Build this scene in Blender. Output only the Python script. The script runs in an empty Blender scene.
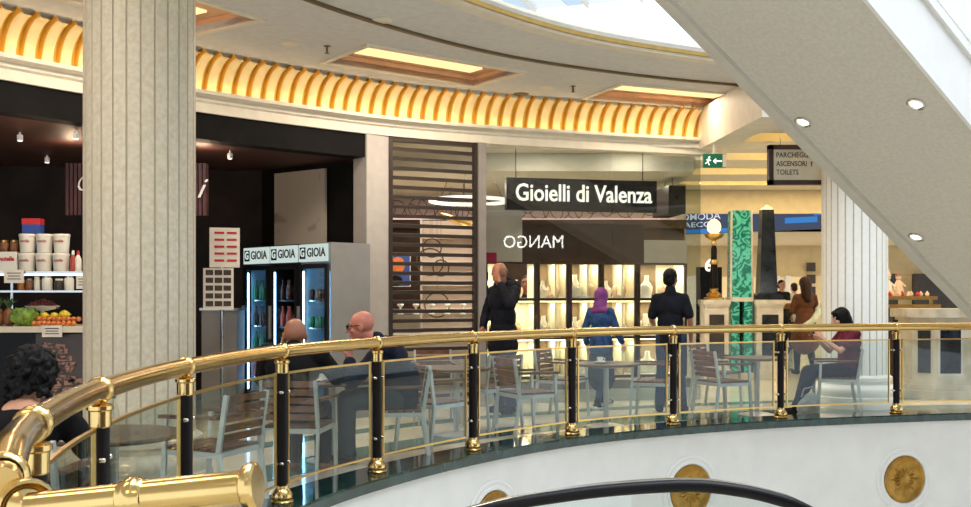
import bpy, bmesh, math, random
from mathutils import Vector, Matrix, noise
from mathutils.geometry import tessellate_polygon
random.seed(7)
PI = math.pi
SC = bpy.context.scene
COL = SC.collection
FL = -0.08            # cafe floor level (the marble kerb top is z = 0)
EYE = 1.35            # camera height

def at(px, py, Y):    # a point at distance Y seen at a pixel of the 971x507 frame
    return Vector(((px - 485.5) * Y / 1000.0, Y, EYE + (295.0 - py) * Y / 1000.0))

# ------------------------------------------------------------------ materials
def lin(c):
    return tuple((x / 255 / 12.92) if x / 255 <= 0.04045 else ((x / 255 + 0.055) / 1.055) ** 2.4 for x in c)

def mat(name, rgb, rough=0.5, metal=0.0, var=0.06, scale=6.0, bump=0.0, bscale=60.0, emit=None, estr=0.0, rgb2=None,
        tex='noise', detail=4.0, spec=0.5, coat=0.0, lo=0.35, hi=0.65, dist=0.0):
    m = bpy.data.materials.new(name); m.use_nodes = True
    nt = m.node_tree; b = nt.nodes['Principled BSDF']
    c = lin(rgb)
    if rgb2 is None:
        c2 = tuple(max(0, x * (1 - 2.2 * var)) for x in c)
    else:
        c2 = lin(rgb2)
    tc = nt.nodes.new('ShaderNodeTexCoord')
    if tex == 'wave':
        t = nt.nodes.new('ShaderNodeTexWave'); t.inputs['Scale'].default_value = scale
        t.inputs['Distortion'].default_value = dist; t.inputs['Detail'].default_value = detail
    elif tex == 'voronoi':
        t = nt.nodes.new('ShaderNodeTexVoronoi'); t.inputs['Scale'].default_value = scale
    else:
        t = nt.nodes.new('ShaderNodeTexNoise'); t.inputs['Scale'].default_value = scale
        t.inputs['Detail'].default_value = detail; t.inputs['Distortion'].default_value = dist
    nt.links.new(tc.outputs['Object'], t.inputs['Vector'])
    r = nt.nodes.new('ShaderNodeValToRGB')
    r.color_ramp.elements[0].position = lo; r.color_ramp.elements[1].position = hi
    r.color_ramp.elements[0].color = (*c2, 1); r.color_ramp.elements[1].color = (*c, 1)
    nt.links.new(t.outputs[0], r.inputs['Fac'])
    nt.links.new(r.outputs['Color'], b.inputs['Base Color'])
    b.inputs['Roughness'].default_value = rough; b.inputs['Metallic'].default_value = metal
    b.inputs['Specular IOR Level'].default_value = spec
    if coat: b.inputs['Coat Weight'].default_value = coat; b.inputs['Coat Roughness'].default_value = 0.05
    if bump:
        n2 = nt.nodes.new('ShaderNodeTexNoise'); n2.inputs['Scale'].default_value = bscale
        nt.links.new(tc.outputs['Object'], n2.inputs['Vector'])
        bp = nt.nodes.new('ShaderNodeBump'); bp.inputs['Strength'].default_value = bump; bp.inputs['Distance'].default_value = 0.01
        nt.links.new(n2.outputs[0], bp.inputs['Height']); nt.links.new(bp.outputs['Normal'], b.inputs['Normal'])
    if emit is not None:
        b.inputs['Emission Color'].default_value = (*lin(emit), 1); b.inputs['Emission Strength'].default_value = estr
    return m

def emitter(name, rgb, s):
    m = bpy.data.materials.new(name); m.use_nodes = True; nt = m.node_tree
    nt.nodes.clear()
    e = nt.nodes.new('ShaderNodeEmission'); e.inputs['Color'].default_value = (*lin(rgb), 1); e.inputs['Strength'].default_value = s
    o = nt.nodes.new('ShaderNodeOutputMaterial'); nt.links.new(e.outputs[0], o.inputs[0]); return m

def glass(name, tint, refl=1.5, gain=1.0, rough=0.0):   # thin pane: see-through with mirror reflections by Fresnel
    m = bpy.data.materials.new(name); m.use_nodes = True; nt = m.node_tree; nt.nodes.clear()
    t = nt.nodes.new('ShaderNodeBsdfTransparent'); t.inputs['Color'].default_value = (*tint, 1)
    g = nt.nodes.new('ShaderNodeBsdfGlossy'); g.inputs['Roughness'].default_value = rough
    f = nt.nodes.new('ShaderNodeFresnel'); f.inputs['IOR'].default_value = refl
    mu = nt.nodes.new('ShaderNodeMath'); mu.operation = 'MULTIPLY'; mu.inputs[1].default_value = gain; mu.use_clamp = True
    x = nt.nodes.new('ShaderNodeMixShader'); o = nt.nodes.new('ShaderNodeOutputMaterial')
    ge = nt.nodes.new('ShaderNodeNewGeometry'); io = nt.nodes.new('ShaderNodeMix')   # the same reflectance on both faces of the pane
    io.inputs['A'].default_value = refl; io.inputs['B'].default_value = 1.0 / refl
    nt.links.new(ge.outputs['Backfacing'], io.inputs['Factor']); nt.links.new(io.outputs['Result'], f.inputs['IOR'])
    nt.links.new(f.outputs[0], mu.inputs[0]); nt.links.new(mu.outputs[0], x.inputs[0])
    nt.links.new(t.outputs[0], x.inputs[1]); nt.links.new(g.outputs[0], x.inputs[2]); nt.links.new(x.outputs[0], o.inputs[0])
    return m

M = {}
M['brass'] = mat('brass', (218, 184, 120), 0.19, 1.0, var=0.05, scale=9)
M['brass_satin'] = mat('brass_satin', (216, 176, 104), 0.28, 1.0, var=0.06, scale=9)
M['bronze_medal'] = mat('bronze_medal', (176, 132, 56), 0.4, 0.75, var=0.15, scale=14, bump=0.3, bscale=40)
M['black_post'] = mat('black_post', (24, 18, 17), 0.45, 0.0, var=0.1)
M['green_marble'] = mat('green_marble', (38, 66, 60), 0.08, 0, rgb2=(15, 32, 30), scale=7, detail=8, dist=1.2, coat=0.3)
M['floor_marble'] = mat('floor_marble', (230, 222, 202), 0.10, 0, rgb2=(212, 202, 178), scale=2.2, detail=9, dist=1.0)
M['floor_teal'] = mat('floor_teal', (96, 136, 124), 0.10, 0, rgb2=(60, 100, 92), scale=3.5, detail=9, dist=1.2)
M['white_plaster'] = mat('white_plaster', (232, 230, 226), 0.7, 0, var=0.03, scale=3, bump=0.05)
M['ceiling_paint'] = mat('ceiling_paint', (212, 210, 208), 0.75, 0, var=0.04, scale=12, bump=0.06, bscale=120)
M['beige_trim'] = mat('beige_trim', (226, 216, 198), 0.55, 0, var=0.04, scale=8)
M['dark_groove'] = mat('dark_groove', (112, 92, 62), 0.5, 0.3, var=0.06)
M['rib_cream'] = mat('rib_cream', (238, 212, 160), 0.55, 0, var=0.04, scale=5)
M['rib_gold'] = mat('rib_gold', (212, 164, 62), 0.4, 0.3, var=0.08, scale=5)
M['coffer_lit_paint'] = mat('coffer_lit_paint', (236, 186, 142), 0.6, 0, var=0.08, scale=3)  # coffer sides and top, with the warm orange lamplight put into their paint
M['soffit'] = mat('soffit', (203, 195, 182), 0.8, 0, var=0.05, scale=30, bump=0.12, bscale=160)
M['soffit_edge'] = mat('soffit_edge', (196, 189, 178), 0.5, 0, var=0.03)
M['escal_white'] = mat('escal_white', (226, 223, 218), 0.4, 0, var=0.02)
M['column'] = mat('column', (214, 202, 180), 0.5, 0, rgb2=(200, 186, 160), scale=26, detail=8, bump=0.05)
M['column_daylit'] = mat('column_daylit', (232, 230, 224), 0.5, 0, var=0.02, scale=20)  # same stone as the other column, with cool daylight put into its colour
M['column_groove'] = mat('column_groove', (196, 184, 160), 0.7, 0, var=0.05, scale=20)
M['black_header'] = mat('black_header', (20, 18, 18), 0.75, 0, var=0.2, scale=4)
M['maroon'] = mat('maroon', (72, 40, 34), 0.6, 0, var=0.12, scale=2)
M['cafe_wall'] = mat('cafe_wall', (46, 36, 32), 0.6, 0, rgb2=(30, 24, 22), scale=2.5, detail=8)
M['burgundy'] = mat('burgundy', (78, 34, 34), 0.5, 0, var=0.2, scale=3)
M['marble_panel'] = mat('marble_panel', (180, 170, 156), 0.25, 0, rgb2=(120, 106, 94), scale=1.1, detail=10, dist=2.0, lo=0.30, hi=0.42)
M['pilaster'] = mat('pilaster', (186, 178, 172), 0.5, 0, var=0.04, scale=9)
M['frame_grey'] = mat('frame_grey', (168, 158, 150), 0.35, 0.4, var=0.04)
M['shutter'] = mat('shutter', (70, 60, 54), 0.45, 0.5, var=0.08)
M['steel'] = mat('steel', (196, 198, 198), 0.25, 0.9, var=0.05)
M['alu'] = mat('alu', (196, 197, 192), 0.34, 0.5, var=0.06)
M['teak'] = mat('teak', (120, 84, 62), 0.5, 0, rgb2=(84, 58, 44), scale=8, tex='noise', detail=6)
M['teak_red'] = mat('teak_red', (134, 84, 60), 0.5, 0, rgb2=(92, 60, 46), scale=8, detail=6)
M['table_wood'] = mat('table_wood', (116, 90, 72), 0.35, 0, rgb2=(86, 66, 54), scale=6, detail=6)
M['shop_ceil'] = mat('shop_ceil', (206, 202, 186), 0.7, 0, var=0.03)
M['shop_wall'] = mat('shop_wall', (188, 172, 158), 0.7, 0, var=0.04)
M['shop_brown'] = mat('shop_brown', (84, 66, 56), 0.45, 0, var=0.1)
M['shop_taupe'] = mat('shop_taupe', (196, 186, 174), 0.6, 0, var=0.04)
M['frieze'] = mat('frieze', (214, 194, 186), 0.6, 0, var=0.04)
M['case_cream'] = mat('case_cream', (248, 240, 214), 0.6, 0, var=0.03)
M['case_cloth'] = mat('case_cloth', (132, 112, 88), 0.8, 0, var=0.06)
M['case_dark'] = mat('case_dark', (66, 52, 44), 0.4, 0, var=0.1)
M['bust'] = mat('bust', (250, 246, 236), 0.5, 0, var=0.03)
M['bust_pink'] = mat('bust_pink', (226, 196, 170), 0.5, 0, var=0.03)
M['sign_black'] = mat('sign_black', (34, 30, 30), 0.25, 0, var=0.1)
M['letter_white'] = mat('letter_white', (245, 244, 240), 0.4, 0, var=0.0, emit=(255, 252, 245), estr=0.95)  # white letters with a glow added to brighten them
M['letter_dark'] = mat('letter_dark', (44, 32, 26), 0.5, 0)
M['sign_cream'] = mat('sign_cream', (214, 204, 184), 0.5, 0, var=0.03)
M['sign_frame'] = mat('sign_frame', (58, 34, 28), 0.4, 0)
M['white_paint'] = mat('white_paint', (236, 234, 228), 0.4, 0, var=0.02)
M['red_print'] = mat('red_print', (190, 34, 36), 0.5, 0)
M['blue_print'] = mat('blue_print', (44, 74, 150), 0.5, 0)
M['tub_white'] = mat('tub_white', (226, 220, 208), 0.35, 0, var=0.02)
M['black_plastic'] = mat('black_plastic', (20, 20, 22), 0.35, 0)
M['rubber'] = mat('rubber', (16, 13, 15), 0.4, 0, spec=0.2)
M['fridge_grey'] = mat('fridge_grey', (150, 146, 142), 0.4, 0.3, var=0.03)
M['fridge_black'] = mat('fridge_black', (26, 26, 28), 0.4, 0.2)
M['fridge_in'] = mat('fridge_in', (150, 190, 215), 0.5, 0, var=0.03)
M['yellow_lit_paint'] = mat('yellow_lit_paint', (250, 222, 120), 0.6, 0, var=0.03)  # recess ceiling paint with the yellow cove light tinted in
M['gold_lit_paint'] = mat('gold_lit_paint', (208, 188, 146), 0.5, 0, var=0.05)  # walls painted gold to carry the warm golden light
M['malachite'] = mat('malachite', (92, 204, 186), 0.12, 0, rgb2=(18, 112, 102), scale=3.4, tex='voronoi')
nt_ = M['malachite'].node_tree          # concentric malachite bands around scattered centres
vo_ = [n for n in nt_.nodes if n.type == 'TEX_VORONOI'][0]; rp_ = [n for n in nt_.nodes if n.type == 'VALTORGB'][0]
tc_ = [n for n in nt_.nodes if n.type == 'TEX_COORD'][0]
no_ = nt_.nodes.new('ShaderNodeTexNoise'); no_.inputs['Scale'].default_value = 5.0; no_.inputs['Detail'].default_value = 3
ad_ = nt_.nodes.new('ShaderNodeVectorMath'); ad_.operation = 'MULTIPLY_ADD'; ad_.inputs[1].default_value = (0.35, 0.35, 0.35)
nt_.links.new(tc_.outputs['Object'], no_.inputs['Vector']); nt_.links.new(no_.outputs['Color'], ad_.inputs[0]); nt_.links.new(tc_.outputs['Object'], ad_.inputs[2])
nt_.links.new(ad_.outputs[0], vo_.inputs['Vector'])
mu_ = nt_.nodes.new('ShaderNodeMath'); mu_.operation = 'MULTIPLY'; mu_.inputs[1].default_value = 26
si_ = nt_.nodes.new('ShaderNodeMath'); si_.operation = 'SINE'
ma_ = nt_.nodes.new('ShaderNodeMath'); ma_.operation = 'MULTIPLY_ADD'; ma_.inputs[1].default_value = 0.5; ma_.inputs[2].default_value = 0.5
nt_.links.new(vo_.outputs['Distance'], mu_.inputs[0]); nt_.links.new(mu_.outputs[0], si_.inputs[0]); nt_.links.new(si_.outputs[0], ma_.inputs[0]); nt_.links.new(ma_.outputs[0], rp_.inputs['Fac'])
rp_.color_ramp.elements[0].position = 0.1; rp_.color_ramp.elements[1].position = 0.9
M['blue_marble'] = mat('blue_marble', (44, 50, 60), 0.1, 0, rgb2=(20, 24, 30), scale=5, detail=8)
M['stone'] = mat('stone', (206, 194, 174), 0.45, 0, rgb2=(178, 164, 142), scale=5, detail=8)
M['stone_white'] = mat('stone_white', (216, 208, 196), 0.45, 0, rgb2=(190, 180, 166), scale=5, detail=8)
M['far_dark'] = mat('far_dark', (58, 48, 44), 0.5, 0, var=0.2)
M['far_cream'] = mat('far_cream', (226, 208, 170), 0.6, 0, var=0.04)
M['far_white'] = mat('far_white', (232, 230, 226), 0.6, 0, var=0.04)
M['skin'] = mat('skin', (206, 150, 122), 0.5, 0, var=0.05, scale=14)
M['skin_red'] = mat('skin_red', (206, 128, 108), 0.45, 0, var=0.06, scale=14)
M['skin_dark'] = mat('skin_dark', (160, 104, 78), 0.45, 0, var=0.06, scale=14)
M['eye_white'] = mat('eye_white', (190, 182, 176), 0.3, 0)
M['eye_dark'] = mat('eye_dark', (30, 22, 18), 0.2, 0)
M['lip'] = mat('lip', (164, 86, 78), 0.5, 0)
M['hair_black'] = mat('hair_black', (15, 12, 12), 0.5, 0, var=0.3, scale=40)
M['hair_brown'] = mat('hair_brown', (58, 36, 26), 0.5, 0, var=0.3, scale=40)
M['hair_grey'] = mat('hair_grey', (120, 96, 84), 0.6, 0, var=0.2, scale=40)
M['navy'] = mat('navy', (30, 34, 52), 0.8, 0, var=0.15, scale=9)
M['navy_dark'] = mat('navy_dark', (26, 27, 36), 0.8, 0, var=0.15, scale=9)
M['charcoal'] = mat('charcoal', (42, 41, 46), 0.85, 0, var=0.15, scale=9)
M['black_cloth'] = mat('black_cloth', (26, 24, 26), 0.85, 0, var=0.15, scale=9)
M['jeans'] = mat('jeans', (52, 66, 92), 0.85, 0, var=0.12, scale=16)
M['denim'] = mat('denim', (58, 88, 134), 0.85, 0, rgb2=(40, 64, 102), scale=14)
M['purple'] = mat('purple', (136, 74, 136), 0.8, 0, var=0.12, scale=8)
M['slate'] = mat('slate', (58, 70, 80), 0.85, 0, var=0.1, scale=9)
M['maroon_cloth'] = mat('maroon_cloth', (104, 36, 54), 0.85, 0, var=0.12, scale=9)
M['brown_coat'] = mat('brown_coat', (98, 62, 44), 0.8, 0, var=0.12, scale=7)
M['mint_cloth'] = mat('mint_cloth', (196, 204, 186), 0.8, 0, var=0.05)
M['grey_bag'] = mat('grey_bag', (150, 156, 150), 0.7, 0, var=0.1)
M['led_warm'] = emitter('led_warm', (255, 226, 170), 9.5)
M['led_yellow'] = emitter('led_yellow', (255, 218, 110), 17.0)
M['led_white'] = emitter('led_white', (255, 246, 228), 1.8)
M['led_case'] = emitter('led_case', (255, 236, 196), 7.0)
M['led_cool'] = emitter('led_cool', (140, 202, 255), 17.0)
M['led_pink'] = emitter('led_pink', (255, 214, 205), 1.3)
M['lamp_glow'] = emitter('lamp_glow', (255, 214, 150), 2.6)
M['downlight'] = emitter('downlight', (255, 250, 240), 2.2)
M['coffer_lamp'] = emitter('coffer_lamp', (255, 216, 150), 1.6)
M['screen_blue'] = emitter('screen_blue', (78, 88, 112), 0.85)
M['screen_bright'] = emitter('screen_bright', (70, 140, 214), 0.9)
M['screen_white'] = emitter('screen_white', (236, 240, 250), 0.9)
M['exit_green'] = mat('exit_green', (16, 96, 66), 0.4, 0, emit=(20, 120, 80), estr=0.25)
M['backlit_white'] = emitter('backlit_white', (210, 226, 220), 0.9)
M['shop_glow'] = emitter('shop_glow', (255, 246, 226), 0.85)
M['rail_glass'] = glass('rail_glass', (0.86, 0.90, 0.88), 1.5, 0.62)
M['shop_glass'] = glass('shop_glass', (0.86, 0.88, 0.86), 1.5, 1.35)
M['side_glass'] = glass('side_glass', (0.90, 0.92, 0.90), 1.45, 0.06)
M['case_glass'] = glass('case_glass', (0.93, 0.96, 0.95), 1.45, 1.0)
M['sky_glass'] = glass('sky_glass', (0.755, 0.745, 0.73), 1.45, 0.6)
M['sky_glass_blue'] = glass('sky_glass_blue', (0.60, 0.65, 0.69), 1.45, 0.6)
M['bottle_green'] = mat('bottle_green', (40, 110, 70), 0.2, 0)
M['bottle_brown'] = mat('bottle_brown', (70, 36, 24), 0.15, 0)
M['bottle_amber'] = mat('bottle_amber', (180, 110, 40), 0.15, 0)
M['bottle_red'] = mat('bottle_red', (170, 70, 56), 0.3, 0)
M['fruit_green'] = mat('fruit_green', (140, 176, 70), 0.4, 0, var=0.2, scale=20)
M['fruit_orange'] = mat('fruit_orange', (210, 120, 60), 0.4, 0, var=0.1, scale=20)
M['fruit_yellow'] = mat('fruit_yellow', (232, 200, 50), 0.4, 0, var=0.06, scale=20)
M['pine_brown'] = mat('pine_brown', (130, 84, 52), 0.6, 0, rgb2=(70, 44, 30), scale=24, tex='voronoi', lo=0.1, hi=0.5)
M['berry'] = mat('berry', (112, 22, 30), 0.35, 0, var=0.2, scale=30)
M['leaf'] = mat('leaf', (70, 100, 50), 0.5, 0, var=0.2, scale=20)
M['waffle'] = mat('waffle', (158, 118, 100), 0.5, 0, rgb2=(44, 26, 22), scale=16, tex='noise', detail=6, lo=0.42, hi=0.58, dist=1.5)
M['card'] = mat('card', (226, 218, 206), 0.6, 0, var=0.03)
M['print_dark'] = mat('print_dark', (74, 58, 48), 0.6, 0, var=0.3, scale=30)
M['pink_card'] = mat('pink_card', (200, 30, 84), 0.5, 0)
M['chrome'] = mat('chrome', (205, 200, 192), 0.15, 0.95, var=0.03)

for k_ in ('hair_black', 'hair_brown', 'hair_grey', 'navy', 'navy_dark', 'charcoal', 'black_cloth', 'jeans', 'denim', 'purple', 'slate', 'maroon_cloth', 'brown_coat', 'black_plastic', 'black_header', 'cafe_wall', 'black_post', 'shop_brown'):
    M[k_].node_tree.nodes['Principled BSDF'].inputs['Specular IOR Level'].default_value = 0.15
# ------------------------------------------------------------------ mesh builder
class MB:
    def __init__(s): s.bm = bmesh.new(); s.mi = 0
    def _f(s, vs):
        try:
            f = s.bm.faces.new(vs); f.material_index = s.mi; return f
        except ValueError: return None
    def box(s, c, d, rz=0.0, R=None):
        c = Vector(c); h = Vector(d) * 0.5
        if R is None: R = Matrix.Rotation(rz, 3, 'Z')
        v = [s.bm.verts.new(c + R @ Vector((x * h.x, y * h.y, z * h.z))) for z in (-1, 1) for y in (-1, 1) for x in (-1, 1)]
        for q in ((0, 2, 3, 1), (4, 5, 7, 6), (0, 1, 5, 4), (2, 6, 7, 3), (0, 4, 6, 2), (1, 3, 7, 5)): s._f([v[i] for i in q])
        return s
    def bar(s, a, b, w, t):           # rectangular bar between two points; w across (horizontal), t the other way
        a, b = Vector(a), Vector(b); z = (b - a); L = z.length; z.normalize()
        x = z.cross(Vector((0, 0, 1)));
        if x.length < 1e-3: x = Vector((1, 0, 0))
        x.normalize(); y = z.cross(x)
        R = Matrix((x, y, z)).transposed()
        return s.box((a + b) / 2, (w, t, L), R=R)
    def tube(s, pts, r, seg=12, cap=True, closed=False):
        pts = [Vector(p) for p in pts]; n = len(pts); rr = r if isinstance(r, (list, tuple)) else [r] * n
        rings = []; ref = None
        for i, p in enumerate(pts):
            a = pts[(i - 1) % n] if (i > 0 or closed) else p; b = pts[(i + 1) % n] if (i < n - 1 or closed) else p
            t = (b - a).normalized()
            if ref is None:
                ref = Vector((0, 0, 1)) if abs(t.z) < 0.9 else Vector((1, 0, 0))
            u = ref - t * ref.dot(t); u.normalize(); ref = u; w = t.cross(u)
            rings.append([s.bm.verts.new(p + (u * math.cos(2 * PI * k / seg) + w * math.sin(2 * PI * k / seg)) * rr[i]) for k in range(seg)])
        m = n if closed else n - 1
        for i in range(m):
            A, B = rings[i], rings[(i + 1) % n]
            for k in range(seg): s._f((A[k], A[(k + 1) % seg], B[(k + 1) % seg], B[k]))
        if cap and not closed: s._f(rings[0][::-1]); s._f(rings[-1])
        return s
    def lathe(s, prof, c=(0, 0, 0), seg=24, R=None, cap=True):   # prof: (radius, height) going up
        c = Vector(c); rings = []
        for (r, z) in prof:
            ring = []
            for k in range(seg):
                p = Vector((r * math.cos(2 * PI * k / seg), r * math.sin(2 * PI * k / seg), z))
                if R is not None: p = R @ p
                ring.append(s.bm.verts.new(c + p))
            rings.append(ring)
        for A, B in zip(rings, rings[1:]):
            for k in range(seg): s._f((A[k], A[(k + 1) % seg], B[(k + 1) % seg], B[k]))
        if cap: s._f(rings[0][::-1]); s._f(rings[-1])
        return s
    def ball(s, c, r, sub=2, R=None):
        r = Vector(r) if not isinstance(r, (int, float)) else Vector((r, r, r))
        m = Matrix.Translation(Vector(c)) @ (R.to_4x4() if R is not None else Matrix()) @ Matrix.Diagonal((*r, 1))
        res = bmesh.ops.create_icosphere(s.bm, subdivisions=sub, radius=1.0, matrix=m)
        if s.mi:
            for v in res['verts']:
                for f in v.link_faces: f.material_index = s.mi
        return s
    def cap(s, a, b, ra, rb, seg=12):   # tapered capsule
        a, b = Vector(a), Vector(b)
        s.ball(a, ra); s.ball(b, rb)
        if (b - a).length > 1e-4: s.tube([a, b], [ra, rb], seg)
        return s
    def prism(s, poly, z0, z1, holes=()):
        loops = [[Vector((p[0], p[1], 0)) for p in poly]] + [[Vector((p[0], p[1], 0)) for p in h] for h in holes]
        tris = tessellate_polygon(loops); flat = [p for l in loops for p in l]
        lo = [s.bm.verts.new((p.x, p.y, z0)) for p in flat]; hi = [s.bm.verts.new((p.x, p.y, z1)) for p in flat]
        for t in tris:
            a, b, c = t
            n = (flat[b] - flat[a]).cross(flat[c] - flat[a]).z
            if n < 0: a, c = c, a
            s._f((hi[a], hi[b], hi[c])); s._f((lo[c], lo[b], lo[a]))
        i = 0
        for l in loops:
            n = len(l)
            for k in range(n): s._f((lo[i + k], lo[i + (k + 1) % n], hi[i + (k + 1) % n], hi[i + k]))
            i += n
        return s
    def sweep(s, path, prof, closed=True, cap=True):   # path: 2D points; prof: (offset, z), offset to the left of the path
        N = normals(path); rings = []
        for p, n in zip(path, N):
            rings.append([s.bm.verts.new((p[0] + n[0] * o, p[1] + n[1] * o, z)) for (o, z) in prof])
        m = len(prof) if closed else len(prof) - 1
        for A, B in zip(rings, rings[1:]):
            for k in range(m): s._f((A[k], B[k], B[(k + 1) % len(prof)], A[(k + 1) % len(prof)]))
        if closed and cap: s._f(rings[0]); s._f(rings[-1][::-1])
        return s
    def quad(s, a, b, c, d):
        s._f([s.bm.verts.new(Vector(p)) for p in (a, b, c, d)]); return s
    def xform(s, m): bmesh.ops.transform(s.bm, matrix=m, verts=s.bm.verts); return s
    def add_mesh(s, me, m=None):
        t = bmesh.new(); t.from_mesh(me)
        if m is not None: bmesh.ops.transform(t, matrix=m, verts=t.verts)
        tmp = bpy.data.meshes.new('tmp'); t.to_mesh(tmp); t.free(); s.bm.from_mesh(tmp); bpy.data.meshes.remove(tmp); return s
    def mesh(s, name, mats, smooth=True, ang=40, fixn=True):
        if fixn: bmesh.ops.recalc_face_normals(s.bm, faces=s.bm.faces)
        me = bpy.data.meshes.new(name); s.bm.to_mesh(me); s.bm.free()
        for m in (mats if isinstance(mats, (list, tuple)) else [mats]): me.materials.append(m)
        if smooth:
            me.polygons.foreach_set('use_smooth', [True] * len(me.polygons))
            try: me.set_sharp_from_angle(angle=math.radians(ang))
            except Exception: pass
        return me

def normals(path):
    N = []
    for i in range(len(path)):
        a = path[max(0, i - 1)]; b = path[min(len(path) - 1, i + 1)]
        t = Vector((b[0] - a[0], b[1] - a[1])).normalized(); N.append(Vector((-t.y, t.x)))
    return N

def chain_loc(o):
    v = Vector((0, 0, 0))
    while o is not None: v += o.location; o = o.parent
    return v

def thing(name, label, cat, loc=(0, 0, 0), rz=0.0, group=None):
    o = bpy.data.objects.new(name, None); COL.objects.link(o); o.empty_display_size = 0.1
    o.location = loc; o.rotation_euler = (0, 0, rz)
    o['label'] = label; o['category'] = cat
    if group: o['group'] = group
    return o

def part(name, mb, m, parent, world=False, label=None, smooth=True, ang=40):
    if world: mb.xform(Matrix.Translation(-chain_loc(parent)))
    o = bpy.data.objects.new(name, mb.mesh(name, m, smooth, ang)); COL.objects.link(o); o.parent = parent
    if label: o['label'] = label
    return o

def single(name, mb, m, label, cat, group=None, loc=None, rz=0.0, smooth=True, ang=40):
    """a thing that is one mesh: geometry in world space unless loc is given"""
    if loc is None:
        xs = [v.co for v in mb.bm.verts]
        c = Vector(((min(v.x for v in xs) + max(v.x for v in xs)) / 2, (min(v.y for v in xs) + max(v.y for v in xs)) / 2, min(v.z for v in xs)))
        mb.xform(Matrix.Translation(-c)); loc = c
    o = bpy.data.objects.new(name, mb.mesh(name, m, smooth, ang)); COL.objects.link(o)
    o.location = loc; o.rotation_euler = (0, 0, rz); o['label'] = label; o['category'] = cat
    if group: o['group'] = group
    return o

def struct(name, mb, m, smooth=True, ang=40):
    o = bpy.data.objects.new(name, mb.mesh(name, m, smooth, ang)); COL.objects.link(o); o['kind'] = 'structure'; return o

def dup(root, loc, rz=0.0, label=None, group=None):
    r = root.copy(); COL.objects.link(r); r.location = loc; r.rotation_euler = (0, 0, rz)
    if label: r['label'] = label
    if group: r['group'] = group
    def rec(src, dst):
        for ch in list(src.children):
            c = ch.copy(); COL.objects.link(c); c.parent = dst; rec(ch, c)
    rec(root, r); return r

def text_mesh(txt, size, ext=0.004, shear=0.0, bold=0.0, align='CENTER', space=1.0, lspace=1.0, w=None, h=None):
    cu = bpy.data.curves.new('t', 'FONT'); cu.body = txt; cu.size = size; cu.extrude = ext; cu.shear = shear; cu.offset = bold
    cu.align_x = align; cu.align_y = 'CENTER'; cu.space_character = space; cu.space_line = lspace; cu.resolution_u = 3
    o = bpy.data.objects.new('t', cu); COL.objects.link(o)
    bpy.context.view_layer.update()
    dg = bpy.context.evaluated_depsgraph_get(); me = bpy.data.meshes.new_from_object(o.evaluated_get(dg))
    bpy.data.objects.remove(o); bpy.data.curves.remove(cu)
    xs = [v.co.x for v in me.vertices]; ys = [v.co.y for v in me.vertices]
    me.transform(Matrix.Diagonal((w / (max(xs) - min(xs)) if w else 1, h / (max(ys) - min(ys)) if h else 1, 1, 1)))
    return me

def facing(origin, xdir, up=(0, 0, 1)):    # matrix: local x along xdir, local y up, local z towards the reader
    x = Vector(xdir).normalized(); y = Vector(up).normalized(); z = x.cross(y).normalized()
    m = Matrix((x, y, z)).transposed().to_4x4(); m.translation = Vector(origin); return m

def text_mb(txt, size, origin, xdir, **k):
    mb = MB(); me = text_mesh(txt, size, **k); mb.add_mesh(me, facing(origin, xdir)); bpy.data.meshes.remove(me); return mb

def catmull(P, n=10):
    out = []
    P = [Vector(p) for p in P]
    for i in range(len(P) - 1):
        p0 = P[i - 1] if i > 0 else P[0] * 2 - P[1]; p3 = P[i + 2] if i + 2 < len(P) else P[-1] * 2 - P[-2]
        p1, p2 = P[i], P[i + 1]
        for k in range(n):
            t = k / n
            out.append(0.5 * ((2 * p1) + (p2 - p0) * t + (2 * p0 - 5 * p1 + 4 * p2 - p3) * t * t + (3 * p1 - p0 - 3 * p2 + p3) * t ** 3))
    out.append(P[-1]); return out

def resample(path, ds):
    out = [Vector(path[0])]; acc = 0.0
    for a, b in zip(path, path[1:]):
        a, b = Vector(a), Vector(b); L = (b - a).length
        while acc + L >= ds:
            t = (ds - acc) / L; a = a + (b - a) * t; L = (b - a).length; acc = 0.0; out.append(a.copy())
        acc += L
    return out

def offset(path, d):
    return [Vector((p[0] + n[0] * d, p[1] + n[1] * d)) for p, n in zip(path, normals(path))]

# ------------------------------------------------------------------ plan curves
POSTS = [(-1.282, 2.84), (-1.484, 3.85), (-1.525, 5.08), (-1.322, 6.50), (-0.827, 7.62), (-0.109, 8.70), (0.84, 9.70), (1.957, 10.42), (3.247, 11.0), (4.70, 11.44)]
KC = [(-1.03, 2.12)] + POSTS + [(6.15, 11.75), (7.7, 11.85), (9.3, 11.6)]
NK = 12
K = catmull(KC, NK)
def kidx(i): return (i + 1) * NK          # index on K of post i
FC = [(-5.95, 4.2), (-5.75, 6.2), (-5.2, 7.8), (-4.38, 9.12), (-3.25, 10.5), (-2.16, 11.55), (-1.07, 12.38), (0.19, 13.0), (1.56, 13.48), (2.99, 13.93), (3.35, 14.03)]
F = resample(catmull(FC, 14), 0.1)

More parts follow.
